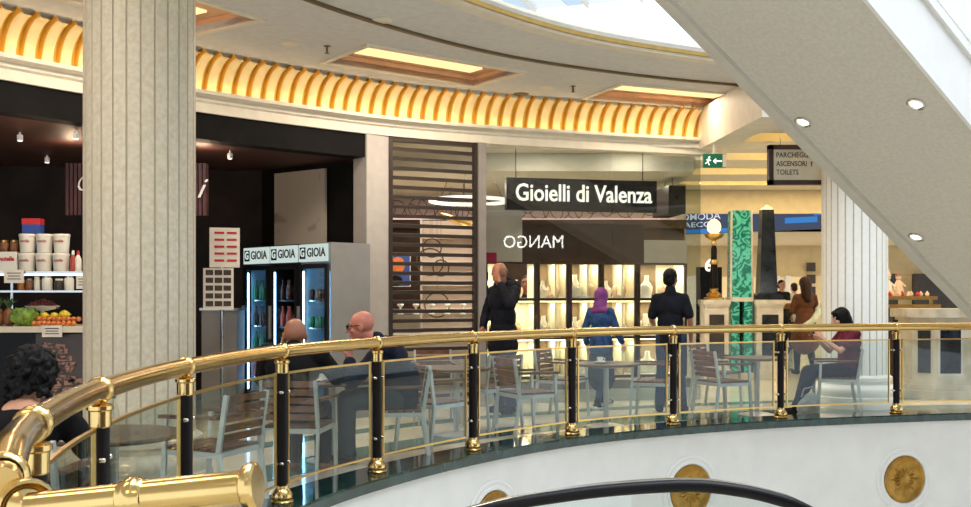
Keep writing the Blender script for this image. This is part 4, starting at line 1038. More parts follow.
# pedestals, lamp, malachite pillar, obelisk
def pedestal(x, y, w, h, m, pm, label, rz=0.0, panels=('f',)):
    root = thing('stone_pedestal', label, 'pedestal', (x, y, FL), rz)
    part('plinth', MB().box((0, 0, 0.09), (w * 1.14, w * 1.2, 0.18)).box((0, 0, 0.21), (w * 1.08, w * 1.1, 0.06)), m, root, smooth=False)
    part('body', MB().box((0, 0, 0.24 + (h - 0.36) / 2), (w, w, h - 0.36)), m, root, smooth=False)
    part('cornice', MB().box((0, 0, h - 0.10), (w * 1.06, w * 1.06, 0.04)).box((0, 0, h - 0.04), (w * 1.14, w * 1.14, 0.08)), m, root, smooth=False)
    for f in panels:
        c, d_ = ((0, -w / 2 - 0.005, 0.24 + (h - 0.36) / 2), (w * 0.62, 0.02, (h - 0.36) * 0.74)) if f == 'f' else ((-w / 2 - 0.005, 0, 0.24 + (h - 0.36) / 2), (0.02, w * 0.62, (h - 0.36) * 0.74))
        part('inset_panel', MB().box(c, d_), pm, root, label='dark polished inset panel', smooth=False)
    return root
YP = 17.0
xl, xm, xo = at(714, 0, YP).x, at(740, 0, YP).x, at(766.5, 0, YP).x
pedestal(xl, YP, 0.40, 1.27 - FL, M['stone_white'], M['far_dark'], 'pale stone pedestal under the globe lamp')
pedestal(xo, YP, 0.44, 1.27 - FL, M['stone_white'], M['blue_marble'], 'pale stone pedestal with dark panel under the black obelisk')
lp = thing('globe_lamp', 'globe lamp on a slim black and gold standard', 'lamp', (xl, YP, 1.27))
part('foot', MB().lathe([(0.17, 0), (0.17, 0.03), (0.11, 0.05), (0.13, 0.09), (0.06, 0.14), (0.075, 0.18), (0.05, 0.2)], (0, 0, 0), 24), M['brass_satin'], lp, label='ornate brass foot')
part('standard', MB().lathe([(0.06, 0.2), (0.065, 0.45), (0.055, 0.62)], (0, 0, 0), 20), M['black_post'], lp)
part('standard', MB().lathe([(0.05, 0.66), (0.05, 0.86), (0.035, 0.92)], (0, 0, 0), 20), M['black_post'], lp)
part('collar', MB().lathe([(0.06, 0.60), (0.07, 0.63), (0.06, 0.67), (0.05, 0.68)], (0, 0, 0), 20), M['brass_satin'], lp)
part('bowl', MB().lathe([(0.03, 0.9), (0.045, 0.96), (0.03, 1.0), (0.07, 1.02), (0.14, 1.06), (0.165, 1.11), (0.155, 1.12), (0.08, 1.09), (0.05, 1.12)], (0, 0, 0), 28), M['brass_satin'], lp)
part('globe', MB().lathe([(0.055, 1.12), (0.11, 1.18), (0.118, 1.25), (0.10, 1.31), (0.05, 1.36), (0.01, 1.375)], (0, 0, 0), 24), M['lamp_glow'], lp, label='glowing flame-shaped glass shade')
mp = thing('malachite_pillar', 'bright green malachite pillar between the globe lamp and the obelisk', 'pillar', (xm, YP + 0.05, FL))
mb = MB(); w0, w1 = 0.34, 0.31; z0_, z1_ = 1.39, 2.86
vs = []
for z_, w in ((z0_, w0), (z1_, w1)): vs.append([mb.bm.verts.new((sx * w / 2, sy * w / 2, z_)) for sx, sy in ((-1, -1), (1, -1), (1, 1), (-1, 1))])
for k in range(4): mb._f((vs[0][k], vs[0][(k + 1) % 4], vs[1][(k + 1) % 4], vs[1][k]))
mb._f(vs[0][::-1]); mb._f(vs[1])
part('shaft', mb, M['malachite'], mp, smooth=False)
mb = MB()
for sx in (-1, 1): mb.bar((sx * (w0 / 2 + 0.014), -w0 / 2, z0_), (sx * (w1 / 2 + 0.014), -w1 / 2, z1_), 0.03, 0.02)
part('edge_strip', mb, M['stone_white'], mp, label='pale edge strips', smooth=False)
part('foot', MB().box((0, 0, 1.355), (0.38, 0.40, 0.07)), M['stone_white'], mp, smooth=False)
for s_ in (-1, 1): part('pier', MB().box((s_ * 0.11, 0, 0.72), (0.14, 0.34, 1.20)), M['malachite'], mp, label='green malachite pier', smooth=False)
part('base', MB().box((0, 0, 0.06), (0.38, 0.44, 0.12)), M['stone'], mp, smooth=False)
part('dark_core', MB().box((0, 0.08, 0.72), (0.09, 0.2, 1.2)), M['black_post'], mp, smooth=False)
ob = thing('obelisk', 'tall black obelisk with a small gilded tip', 'obelisk', (xo, YP, 1.27))
part('foot', MB().box((0, 0, 0.04), (0.44, 0.42, 0.08)).box((0, 0, 0.095), (0.38, 0.36, 0.03)), M['blue_marble'], ob, smooth=False)
mb = MB(); vs = []
for z_, w in ((0.11, 0.30), (1.53, 0.195)): vs.append([mb.bm.verts.new((sx * w / 2, sy * w / 2, z_)) for sx, sy in ((-1, -1), (1, -1), (1, 1), (-1, 1))])
for k in range(4): mb._f((vs[0][k], vs[0][(k + 1) % 4], vs[1][(k + 1) % 4], vs[1][k]))
mb._f(vs[0][::-1]); mb._f(vs[1])
part('shaft', mb, M['blue_marble'], ob, smooth=False)
mb = MB(); b_ = [mb.bm.verts.new((sx * 0.0975, sy * 0.0975, 1.53)) for sx, sy in ((-1, -1), (1, -1), (1, 1), (-1, 1))]; t_ = mb.bm.verts.new((0, 0, 1.615))
for k in range(4): mb._f((b_[k], b_[(k + 1) % 4], t_))
mb._f(b_[::-1])
part('tip', mb, M['brass_satin'], ob, label='gilded pyramid tip', smooth=False)
for q, (py, lab) in enumerate(((267, 'topmost of three small dark pictures on the far wall beside the white column'), (279, 'middle of three small dark pictures on the far wall beside the white column'), (291, 'lowest of three small dark pictures on the far wall beside the white column'))):
    single('wall_picture', MB().box(at(811, py, 29.75), (0.26, 0.04, 0.26)), M['far_dark'], lab, 'picture', smooth=False)
# brass topped ledge behind, wall light signs
br = thing('counter_rail', 'brass-edged glass counter between the obelisk pedestal and the white column', 'counter', (at(795, 0, 18.9).x, 18.9, FL))
part('slab', MB().box((0, 0, 1.30), (1.0, 0.5, 0.05)), M['stone_white'], br, smooth=False)
part('edge', MB().box((0, -0.26, 1.22), (1.0, 0.03, 0.10)), M['brass_satin'], br, smooth=False)
part('glass_body', MB().box((0, 0, 0.6), (0.9, 0.44, 1.15)), M['case_glass'], br, smooth=False)
p = at(709, 266, 24)
ns = thing('number_panel', 'dark panel with a white figure behind the globe lamp standard', 'sign', (p.x, 24, FL))
part('panel', MB().box((0, 0, 1.05), (0.6, 0.1, 2.1)), M['navy_dark'], ns, smooth=False)
part('lettering', text_mb('6', 0.4, Vector((p.x - 0.02, 23.94, p.z)), (1, 0, 0), ext=0.004, bold=0.01), M['letter_white'], ns, world=True)

# sweets kiosk and right-hand stone pedestal
kx0, kx1 = at(880, 0, 15.5).x, at(931, 0, 15.5).x; kc = (kx0 + kx1) / 2; kw = kx1 - kx0
kk = thing('sweets_counter', 'brass-edged glass sweets counter right of the white column', 'counter', (kc, 15.6, FL))
part('cabinet', MB().box((0, 0.05, 0.48), (kw - 0.1, 0.6, 0.96)), M['case_dark'], kk, smooth=False)
for z_, dw in ((0.98, 0.0), (1.26, 0.05), (1.385, 0.0)):
    sl_ = part('shelf', MB().box((dw * 0.5, 0, z_), (kw + dw, 0.62, 0.04)), M['sign_cream'], kk, smooth=False)
    part('edge', MB().box((dw * 0.5, -0.32, z_), (kw + dw, 0.02, 0.055)), M['brass_satin'], sl_, label='brass edge', smooth=False)
part('glass_front', MB().box((0, -0.29, 1.12), (kw - 0.06, 0.012, 0.24)), M['case_glass'], kk, smooth=False)
for s_ in (-1, 1): part('corner_post', MB().box((s_ * (kw / 2 - 0.05), -0.22, 1.17), (0.04, 0.04, 0.40)), M['brass_satin'], kk, smooth=False)
part('front_panel', MB().box((-0.03, -0.2, 1.11), (kw * 0.55, 0.02, 0.20)), M['blue_marble'], kk, smooth=False)
zt = 1.406 + FL
for k in range(9):
    x = kc - kw / 2 + 0.12 + k * 0.072
    single('sweet', MB().ball((0, 0, 0.035), (0.032, 0.03, 0.035), 2).cap((0, 0, 0.07), (0, 0, 0.085), 0.014, 0.004), M['bust_pink'] if k % 3 else M['red_print'], 'small wrapped sweet in the row on the kiosk top, %s' % ('pinkish one' if k % 3 else 'red one'), 'sweet', 'sweets on the kiosk', loc=(x, 15.42 + 0.06 * (k % 2), zt))
for k, (px, h) in enumerate(((889.5, 0.44), (900, 0.40))):
    x = at(px, 0, 15.6).x
    r = thing('figurine', ['white sugar figurine on the kiosk beside the white column', 'cream and brown figurine on the kiosk, right of the white one'][k], 'figurine', (x, 15.66, zt))
    part('figure', MB().lathe([(0.07, 0), (0.085, 0.06), (0.06, 0.18), (0.035, 0.24), (0.03, 0.26)], (0, 0, 0), 16).cap((-0.03, 0, 0.22), (-0.08, -0.03, 0.12), 0.02, 0.016).cap((0.03, 0, 0.22), (0.09, -0.03, 0.16), 0.02, 0.016).ball((0, 0, 0.30), 0.045, 2), M['tub_white'] if k == 0 else M['bust_pink'], r)
    part('hat', MB().lathe([(0.055, 0.325), (0.05, 0.34), (0.03, 0.37), (0.012, h)], (0, 0, 0), 14), M['bust_pink'] if k == 0 else M['waffle'], r)
rp = thing('stone_pedestal', 'broad stone pedestal with dark inset panels at the far right behind the railing', 'pedestal', (6.42, 14.0, FL))
hx = [(-0.50, 0.35), (-0.50, -0.12), (-0.26, -0.36), (0.9, -0.36), (0.9, 0.35)]
def sc_poly(f): return [(x * f if x < 0 else x, y * f) for x, y in hx]
part('plinth', MB().prism(sc_poly(1.25), 0, 0.12).prism(sc_poly(1.15), 0.12, 0.20).prism(sc_poly(1.06), 0.20, 0.25), M['stone'], rp, smooth=False)
part('body', MB().prism(hx, 0.25, 1.08), M['stone'], rp, smooth=False)
part('cornice', MB().prism(sc_poly(1.07), 1.08, 1.12).prism(sc_poly(1.18), 1.12, 1.24), M['stone'], rp, smooth=False)
part('inset_panel', MB().box((-0.08, -0.364, 0.66), (0.28, 0.02, 0.60)), M['blue_marble'], rp, label='dark polished inset panel', smooth=False)
part('inset_panel', MB().box((-0.384, -0.244, 0.66), (0.17, 0.02, 0.60), -PI / 4), M['blue_marble'], rp, label='dark polished inset panel', smooth=False)
part('panel_moulding', MB().box((-0.08, -0.358, 0.66), (0.34, 0.02, 0.68)), M['stone_white'], rp, smooth=False)

# ------------------------------------------------------------------ escalators
A0 = Vector((3.18, 9.5, 2.585)); D = Vector((1.495, 1.0, -1.048)); W = Vector((0.556, -0.831, 0.0)) * 1.62
es = thing('escalator', 'big beige escalator underside sloping across the upper right corner', 'escalator', A0 + D * 1.9)
UP = Vector((0, 0, 1)); s0_, s1_ = -2.75, 1.9
def eb(mb, w0, w1, z0, z1):   # long box on the slope: across from w0 to w1 (fractions of the width), up from z0 to z1
    v = [mb.bm.verts.new(A0 + D * s_ + W * w_ + UP * z_) for s_ in (s0_, s1_) for z_ in (z0, z1) for w_ in (w0, w1)]
    for q in ((0, 1, 3, 2), (4, 6, 7, 5), (0, 4, 5, 1), (2, 3, 7, 6), (0, 2, 6, 4), (1, 5, 7, 3)): mb._f([v[i] for i in q])
    return mb
part('soffit', eb(MB(), 0.02, 0.98, 0.02, 0.14), M['soffit'], es, world=True, label='beige textured underside', smooth=False)
part('edge_moulding', eb(MB(), 0.0, 0.075, -0.03, 0.10), M['soffit_edge'], es, world=True, smooth=False)
part('far_side_panel', eb(MB(), 0.0, 0.03, 0.10, 1.0), M['escal_white'], es, world=True, smooth=False)
part('near_side_panel', eb(MB(), 0.98, 1.0, 0.0, 1.05), M['escal_white'], es, world=True, label='white side cladding', smooth=False)
part('side_moulding', eb(eb(MB(), 0.985, 1.02, 0.52, 0.60), 0.985, 1.012, 0.64, 0.67), M['escal_white'], es, world=True, smooth=False)
part('deck', eb(MB(), 0.0, 1.0, 1.0, 1.06), M['soffit_edge'], es, world=True, smooth=False)
for w_ in (0.06, 0.94):
    part('balustrade_glass', eb(MB(), w_ - 0.004, w_ + 0.004, 1.06, 1.85), M['case_glass'], es, world=True, smooth=False)
    part('handrail', eb(MB(), w_ - 0.025, w_ + 0.025, 1.85, 1.90), M['rubber'], es, world=True, smooth=False)
dn = Vector((0, 0, 1)); nz = D.cross(W).normalized()
if nz.z > 0: nz = -nz
for px, py in ((803, 122), (916, 104), (916, 237)):
    # meet the soffit plane
    ray = at(px, py, 1.0) - Vector((0, 0, EYE)); o_ = Vector((0, 0, EYE)); P0 = A0 + UP * 0.02
    t_ = (P0 - o_).dot(nz) / ray.dot(nz); c = o_ + ray * t_
    R = nz.to_track_quat('Z', 'Y').to_matrix()
    dl = part('downlight', MB().lathe([(0.075, -0.005), (0.078, 0.008), (0.062, 0.014), (0.052, 0.004), (0.05, -0.003)], c, 24, R=R, cap=False), M['chrome'], es, world=True, label='small round chrome downlight')
    part('lamp', MB().lathe([(0.05, -0.002), (0.05, 0.004)], c, 24, R=R), M['downlight'], dl, world=True)
# escalator below: its black handrail shows at the bottom edge
lo = thing('escalator', 'lower escalator with a black rubber handrail at the bottom of the view', 'escalator', (0.6, 5.0, -1.2))
hp = [(-2.4, -1.02), (-1.5, -0.5), (-0.7, -0.03), (-0.25, 0.19), (0.07, 0.290), (0.37, 0.343), (0.67, 0.378), (1.02, 0.396), (1.27, 0.372), (1.45, 0.332), (1.57, 0.289), (1.70, 0.21), (1.80, 0.09), (1.83, -0.05), (1.78, -0.2), (1.66, -0.30), (1.5, -0.34)]
hc = catmull([Vector((x, 5.0, z)) for x, z in hp], 6)
part('handrail', MB().sweep([Vector((0, 0)), Vector((1, 0))], [(0, 0), (0, 1), (1, 1)]) if False else MB().tube(hc, 0.032, 14), M['rubber'], lo, world=True, label='black rubber handrail')
gr = [Vector((p.x, 5.065, p.z + 0.012)) for p in hc[:-30]]
part('guide_rail', MB().tube(gr, 0.018, 8), M['chrome'], lo, world=True, label='bright metal guide beside the handrail')
mb = MB(); pl = [(p.x, p.z - 0.03) for p in hc[6:-6]]
lowz = [(1.5, -0.5), (0.6, -0.5), (-0.4, -0.75), (-2.2, -1.75)]
poly2 = pl + lowz
tr = tessellate_polygon([[Vector((x, z, 0)) for x, z in poly2]])
for yy in (4.995, 5.005):
    vs = [mb.bm.verts.new((x, yy, z)) for x, z in poly2]
    for t_ in tr: mb._f([vs[i] for i in t_])
part('balustrade_glass', mb, M['case_glass'], lo, world=True, smooth=False)
part('deck', MB().prism([(x, z) for x, z in [(1.9, -0.45), (0.6, -0.45), (-0.4, -0.70), (-2.3, -1.70), (-2.3, -2.1), (-0.3, -1.1), (1.9, -1.1)]], -0.06, 0.06).xform(Matrix.Translation((0, 5.0, 0)) @ Matrix.Rotation(PI / 2, 4, 'X')), M['steel'], lo, world=True, smooth=False)

# ------------------------------------------------------------------ shop front opposite, seen mirrored in the jeweller's window
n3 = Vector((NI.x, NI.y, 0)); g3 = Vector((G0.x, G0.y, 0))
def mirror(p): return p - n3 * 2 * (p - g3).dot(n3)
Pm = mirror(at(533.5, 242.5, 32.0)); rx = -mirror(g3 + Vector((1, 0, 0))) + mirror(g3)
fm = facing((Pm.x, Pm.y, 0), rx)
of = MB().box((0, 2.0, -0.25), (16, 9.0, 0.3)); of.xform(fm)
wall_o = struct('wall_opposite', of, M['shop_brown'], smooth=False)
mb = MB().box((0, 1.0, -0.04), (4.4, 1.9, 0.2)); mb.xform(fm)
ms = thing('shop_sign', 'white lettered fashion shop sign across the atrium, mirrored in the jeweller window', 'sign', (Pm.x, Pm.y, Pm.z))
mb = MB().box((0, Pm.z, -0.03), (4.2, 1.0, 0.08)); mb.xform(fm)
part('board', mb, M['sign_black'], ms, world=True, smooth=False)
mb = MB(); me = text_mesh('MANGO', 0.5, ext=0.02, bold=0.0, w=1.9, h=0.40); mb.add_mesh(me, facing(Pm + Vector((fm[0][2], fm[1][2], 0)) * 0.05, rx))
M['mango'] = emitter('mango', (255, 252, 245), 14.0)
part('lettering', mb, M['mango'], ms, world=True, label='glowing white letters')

# ------------------------------------------------------------------ cafe furniture
def make_chair(label, group='metal and wood cafe chairs'):
    t = thing('cafe_chair', label, 'chair', (0, 0, FL), 0, group)
    fr = MB()
    for s_ in (-1, 1):
        part('rear_leg', MB().bar((s_ * 0.215, -0.27, 0), (s_ * 0.21, -0.205, 0.44), 0.022, 0.034).bar((s_ * 0.21, -0.205, 0.43), (s_ * 0.205, -0.265, 0.80), 0.022, 0.032), M['alu'], t, smooth=False)
        part('front_leg', MB().bar((s_ * 0.225, 0.24, 0), (s_ * 0.22, 0.215, 0.44), 0.022, 0.032).bar((s_ * 0.22, 0.215, 0.43), (s_ * 0.22, 0.205, 0.635), 0.022, 0.028), M['alu'], t, smooth=False)
        part('armrest', MB().bar((s_ * 0.222, 0.25, 0.648), (s_ * 0.214, -0.21, 0.655), 0.045, 0.022), M['teak'], t, label='wooden armrest', smooth=False)
        fr.bar((s_ * 0.213, -0.21, 0.42), (s_ * 0.213, 0.22, 0.42), 0.02, 0.035)
    fr.bar((-0.213, 0.20, 0.42), (0.213, 0.20, 0.42), 0.02, 0.035).bar((-0.21, -0.205, 0.42), (0.21, -0.205, 0.42), 0.02, 0.035)
    part('seat_frame', fr, M['alu'], t, smooth=False)
    mb = MB()
    for k in range(6): mb.box((0, -0.165 + 0.075 * k, 0.448), (0.43, 0.062, 0.018))
    part('seat', mb, M['teak'], t, label='slatted wooden seat', smooth=False)
    mb = MB()
    for k in range(5):
        z = 0.525 + 0.062 * k; y = -0.205 - 0.06 * (z - 0.44) / 0.36
        mb.box((0, y, z), (0.40, 0.016, 0.044))
    part('backrest', mb, M['teak_red'], t, label='slatted wooden backrest', smooth=False)
    return t
chair0 = make_chair('x')
def face(dx, dy): return math.atan2(-dx, dy)
chairs = [  # px, distance, facing, label
    (526, 10.15, (0.87, 0.5), 'slatted chair right behind the railing, left of the table in front of the hijab woman'),
    (492, 10.75, (-0.55, 0.83), 'brown slatted chair turned away, below the man with his hand on his face'),
    (562, 11.75, (0.85, -0.5), 'brown slatted chair beyond the round table, left of the woman in the purple hijab'),
    (654, 11.45, (-0.92, 0.3), 'chair with a broad brown back below the man in the dark polo shirt'),
    (722, 11.45, (0.9, 0.42), 'metal armchair right behind the railing, nearest chair left of the right-hand table'),
    (716, 12.75, (0.75, -0.65), 'reddish slatted chair on the far side of the right-hand table'),
    (836, 11.95, (-0.98, 0.18), 'armchair in which the woman in the maroon top sits'),
    (432, 9.25, (0.62, 0.78), 'metal armchair with brown back behind the railing, right of the two bald men'),
    (436, 11.25, (0.2, -0.98), 'slatted chair on the far side of the left round table, in front of the shutter'),
    (299, 7.62, (0.12, 0.99), 'metal chair under the bald man who turns his back'),
    (398, 8.62, (-0.97, -0.1), 'metal chair under the bald man with glasses'),
    (214, 6.55, (-0.9, 0.4), 'pale metal chair left behind the railing, between the big column and the bald man'),
    (28, 4.55, (-0.05, 0.99), 'chair with a reddish wooden back under the woman with curly black hair'),
]
for i, (px, Y, f, lab) in enumerate(chairs):
    loc = ((px - 485.5) * Y / 1000, Y, FL)
    if i == 0:
        chair0.location = loc; chair0.rotation_euler = (0, 0, face(*f)); chair0['label'] = lab
    else: dup(chair0, loc, face(*f), lab)
def make_table(label):
    t = thing('cafe_table', label, 'table', (0, 0, FL), 0, 'round cafe tables')
    part('table_top', MB().lathe([(0.34, 0.665), (0.355, 0.668), (0.36, 0.68), (0.355, 0.692), (0.30, 0.694)], (0, 0, 0), 40), M['table_wood'], t)
    part('pole', MB().tube([(0, 0, 0.03), (0, 0, 0.665)], 0.03, 16).lathe([(0.16, 0.645), (0.16, 0.664)], (0, 0, 0), 20), M['alu'], t)
    part('base_plate', MB().lathe([(0.22, 0.0), (0.22, 0.012), (0.14, 0.03), (0.04, 0.045)], (0, 0, 0), 36), M['alu'], t)
    return t
table0 = make_table('x')
tables = [(606, 10.85, 'round cafe table behind the railing in front of the woman in the purple hijab'),
          (757, 11.9, 'round cafe table behind the railing left of the woman in the maroon top'),
          (456, 10.2, 'round cafe table behind the railing in front of the roller shutter'),
          (332, 8.62, 'round cafe table between the two bald men, with a bottle on it'),
          (113, 5.35, 'round cafe table in front of the big column, with a green-capped bottle')]
for i, (px, Y, lab) in enumerate(tables):
    loc = ((px - 485.5) * Y / 1000, Y, FL)
    if i == 0: table0.location = loc; table0['label'] = lab
    else: dup(table0, loc, 0, lab)
ZT = FL + 0.695
def bottle(px, Y, lab, m_):
    r = thing('water_bottle', lab, 'bottle', ((px - 485.5) * Y / 1000, Y, ZT))
    part('bottle_body', MB().lathe([(0.028, 0), (0.032, 0.008), (0.032, 0.12), (0.022, 0.16), (0.012, 0.185), (0.012, 0.20)], (0, 0, 0), 18), m_, r)
    part('cap', MB().lathe([(0.015, 0.198), (0.015, 0.222)], (0, 0, 0), 14), M['leaf'], r, label='green cap')
bottle(347, 8.55, 'green-capped water bottle on the table of the two bald men', M['case_glass'])
bottle(113, 5.2, 'green-capped water bottle on the table before the big column', M['case_glass'])
for px, Y, lab in ((322, 8.5, 'small white coffee cup on the table of the two bald men'), (600, 10.8, 'small white cup on the table in front of the woman in the hijab'), (356, 8.7, 'white saucer with paper napkin on the table of the bald men')):
    r = thing('coffee_cup', lab, 'cup', ((px - 485.5) * Y / 1000, Y, ZT))
    part('saucer', MB().lathe([(0.03, 0), (0.06, 0.008), (0.07, 0.016), (0.03, 0.01)], (0, 0, 0), 24), M['white_paint'], r)
    part('cup', MB().lathe([(0.022, 0.011), (0.03, 0.03), (0.036, 0.065), (0.033, 0.065), (0.026, 0.02)], (0, 0, 0), 20).tube([(0.034, 0, 0.055), (0.055, 0, 0.05), (0.05, 0, 0.03), (0.03, 0, 0.028)], 0.005, 6), M['white_paint'], r)

# ------------------------------------------------------------------ people
def remeshed(name, mb, m, parent, vox=0.009, smooth=4, wrinkle=0.0, wscale=9.0, label=None, seed=0):
    me = mb.mesh(name, m, False)
    o = bpy.data.objects.new(name, me); COL.objects.link(o)
    md = o.modifiers.new('r', 'REMESH'); md.mode = 'VOXEL'; md.voxel_size = vox; md.use_smooth_shade = True
    if smooth:
        ms_ = o.modifiers.new('s', 'SMOOTH'); ms_.factor = 0.5; ms_.iterations = smooth
    bpy.context.view_layer.update()
    dg = bpy.context.evaluated_depsgraph_get()
    me2 = bpy.data.meshes.new_from_object(o.evaluated_get(dg)); me2.name = name
    o.modifiers.clear(); o.data = me2; bpy.data.meshes.remove(me)
    if not me2.materials: me2.materials.append(m)
    if wrinkle:
        for v in me2.vertices:
            q = v.co * wscale + Vector((seed * 3.1, 0, 0))
            v.co += v.normal * wrinkle * (noise.noise(Vector((q.x, q.y, q.z * 0.6))) + 0.5 * noise.noise(q * 2.3))
    me2.polygons.foreach_set('use_smooth', [True] * len(me2.polygons))
    o.parent = parent
    if label: o['label'] = label
    return o

def V(*a): return Vector(a)
STAND = dict(pelvis=V(0, 0, .95), waist=V(0, 0.0, 1.10), chest=V(0, 0, 1.29), neck=V(0, -.015, 1.47), head=V(0, .02, 1.625),
             shL=V(-.165, -.01, 1.395), elL=V(-.225, -.03, 1.12), wrL=V(-.24, .05, .89), shR=V(.165, -.01, 1.395), elR=V(.225, -.03, 1.12), wrR=V(.24, .05, .89),
             hipL=V(-.09, 0, .92), knL=V(-.10, .02, .49), anL=V(-.10, -.03, .085), toL=V(-.12, .14, .03),
             hipR=V(.09, 0, .92), knR=V(.10, .02, .49), anR=V(.10, -.03, .085), toR=V(.12, .14, .03))
SIT = dict(STAND)
SIT.update(pelvis=V(0, -.06, .56), waist=V(0, -.09, .70), chest=V(0, -.09, .89), neck=V(0, -.08, 1.06), head=V(0, -.04, 1.205),
           shL=V(-.175, -.09, 1.005), elL=V(-.24, -.04, .73), wrL=V(-.20, .17, .70), shR=V(.175, -.09, 1.005), elR=V(.24, -.04, .73), wrR=V(.20, .17, .70),
           hipL=V(-.09, -.04, .545), knL=V(-.12, .40, .53), anL=V(-.12, .40, .085), toL=V(-.13, .56, .03),
           hipR=V(.09, -.04, .545), knR=V(.12, .40, .53), anR=V(.12, .40, .085), toR=V(.13, .56, .03))

def hand(mb, wr, d, n, side, curl=0.5, sc=1.0):
    """palm, four unequal bent fingers and a thumb; d = along the hand, n = palm normal, side = thumb side (+1/-1)"""
    d = d.normalized(); n = (n - d * n.dot(d)).normalized(); s_ = d.cross(n) * side
    for o_ in (-0.028, -0.01, 0.01, 0.028): mb.cap(wr + s_ * o_ * 0.6 * sc, wr + d * 0.085 * sc + s_ * o_ * sc, 0.015 * sc, 0.012 * sc, 8)
    for o_, L in ((0.031, 0.070), (0.011, 0.080), (-0.010, 0.075), (-0.030, 0.058)):
        p = wr + d * 0.085 * sc + s_ * o_ * sc; dd = d.copy(); sp = s_ * o_ * 0.3
        for k in range(3):
            a = curl * (0.6 + 0.4 * k); dd = (dd * math.cos(a) + n * math.sin(a)).normalized()
            q = p + (dd + sp).normalized() * L * sc * (0.45, 0.32, 0.23)[k]
            mb.cap(p, q, 0.0092 * sc, 0.0085 * sc, 8); p = q
    p = wr + d * 0.025 * sc + s_ * 0.024 * sc; q = p + (d * 0.65 + s_ * 0.75 + n * 0.15).normalized() * 0.04 * sc
    mb.cap(p, q, 0.013 * sc, 0.0105 * sc, 8); r_ = q + (d * 0.85 + s_ * 0.35 + n * 0.35).normalized() * 0.032 * sc
    mb.cap(q, r_, 0.0105 * sc, 0.009 * sc, 8)

def headR(yaw, pitch): return Matrix.Rotation(yaw, 3, 'Z') @ Matrix.Rotation(pitch, 3, 'X')

def torso(mb, J, pad=0.0, low=True, sh=1.0, belly=0.0):
    ax = (J['neck'] - J['pelvis']).normalized(); x = (J['shR'] - J['shL']).normalized(); y = ax.cross(x).normalized(); x = y.cross(ax)
    R = Matrix((x, y, ax)).transposed()
    if low: mb.ball(J['pelvis'], (.152 + pad, .115 + pad, .135 + pad), 3, R)
    mb.ball(J['waist'], (.148 + pad + belly * .4, .110 + pad + belly, .20), 3, R)
    mb.ball(J['chest'], (.165 * sh + pad, .115 + pad, .17), 3, R)
    mb.ball((J['shL'] + J['shR']) / 2 - ax * .03, (.155 * sh + pad * .5, .085 + pad, .075 + pad * .5), 3, R)
    for k in 'LR': mb.ball(J['sh' + k], .052 * sh + pad, 2); mb.cap(J['sh' + k], J['neck'] - ax * .03, .042 + pad * .8, .042 + pad * .6, 10)
    return R
def arm(mb, J, k, pad=0.0, a=0.0, b=2.0, flare=0.0):   # from 0 shoulder, 1 elbow, 2 wrist
    S, E, Wr = J['sh' + k], J['el' + k], J['wr' + k]
    def at_(t): return S.lerp(E, t) if t <= 1 else E.lerp(Wr, t - 1)
    def r_(t): return (.050 - .013 * t if t <= 1 else .040 - .013 * (t - 1)) + pad + flare * t
    ts = [a] + [t for t in (1.0, 1.25) if a < t < b] + [b]
    for t0, t1 in zip(ts, ts[1:]): mb.cap(at_(t0), at_(t1), r_(t0), r_(t1), 10)
def leg(mb, J, k, pad=0.0, b=2.0, flare=0.0):
    H, Kn, An = J['hip' + k], J['kn' + k], J['an' + k]
    e = min(b, 1.0); mb.cap(H, H.lerp(Kn, e), .082 + pad, .082 - .024 * e + pad, 12)
    if b > 1:
        m_ = Kn.lerp(An, min(.3, b - 1)); mb.cap(Kn, m_, .058 + pad, .055 + pad, 12); mb.cap(m_, Kn.lerp(An, b - 1), .055 + pad, .036 + pad + flare, 12)
def foot(mb, J, k, pad=0.0):
    An, To = J['an' + k], J['to' + k]; d = (To - An); d.z = 0; d.normalize()
    mb.cap(V(An.x, An.y, .045) - d * .04, V(To.x, To.y, .032 + pad * .3), .036 + pad, .030 + pad, 10)
    mb.cap(An, V(An.x, An.y, .05), .036 + pad, .04 + pad, 10)
def head(mb, J, R, sc=1.0):
    c = J['head']
    def P(x, y, z): return c + R @ V(x * sc, y * sc, z * sc)
    mb.ball(P(0, -.012, .028), V(.080, .098, .090) * sc, 3, R); mb.ball(P(0, -.02, .055), V(.070, .085, .066) * sc, 3, R)
    mb.ball(P(0, .024, -.045), V(.060, .068, .070) * sc, 3, R)
    mb.ball(P(0, .066, -.095), V(.028, .022, .020) * sc, 2, R)
    mb.cap(P(0, .092, .012), P(0, .118, -.026), .010 * sc, .015 * sc, 8)
    for s_ in (-1, 1):
        mb.ball(P(s_ * .079, -.004, -.010), V(.011, .022, .033) * sc, 2, R)
        mb.ball(P(s_ * .036, .062, -.030), V(.026, .028, .024) * sc, 2, R)
        mb.ball(P(s_ * .032, .080, .030), V(.026, .014, .009) * sc, 2, R)
        mb.ball(P(s_ * .011, .108, -.030), .010 * sc, 2)
    mb.ball(P(0, .088, -.062), V(.026, .012, .014) * sc, 2, R)
    mb.cap(J['neck'] - V(0, 0, .02), c + R @ V(0, -.018, -.06), .056, .054, 12)
    return P
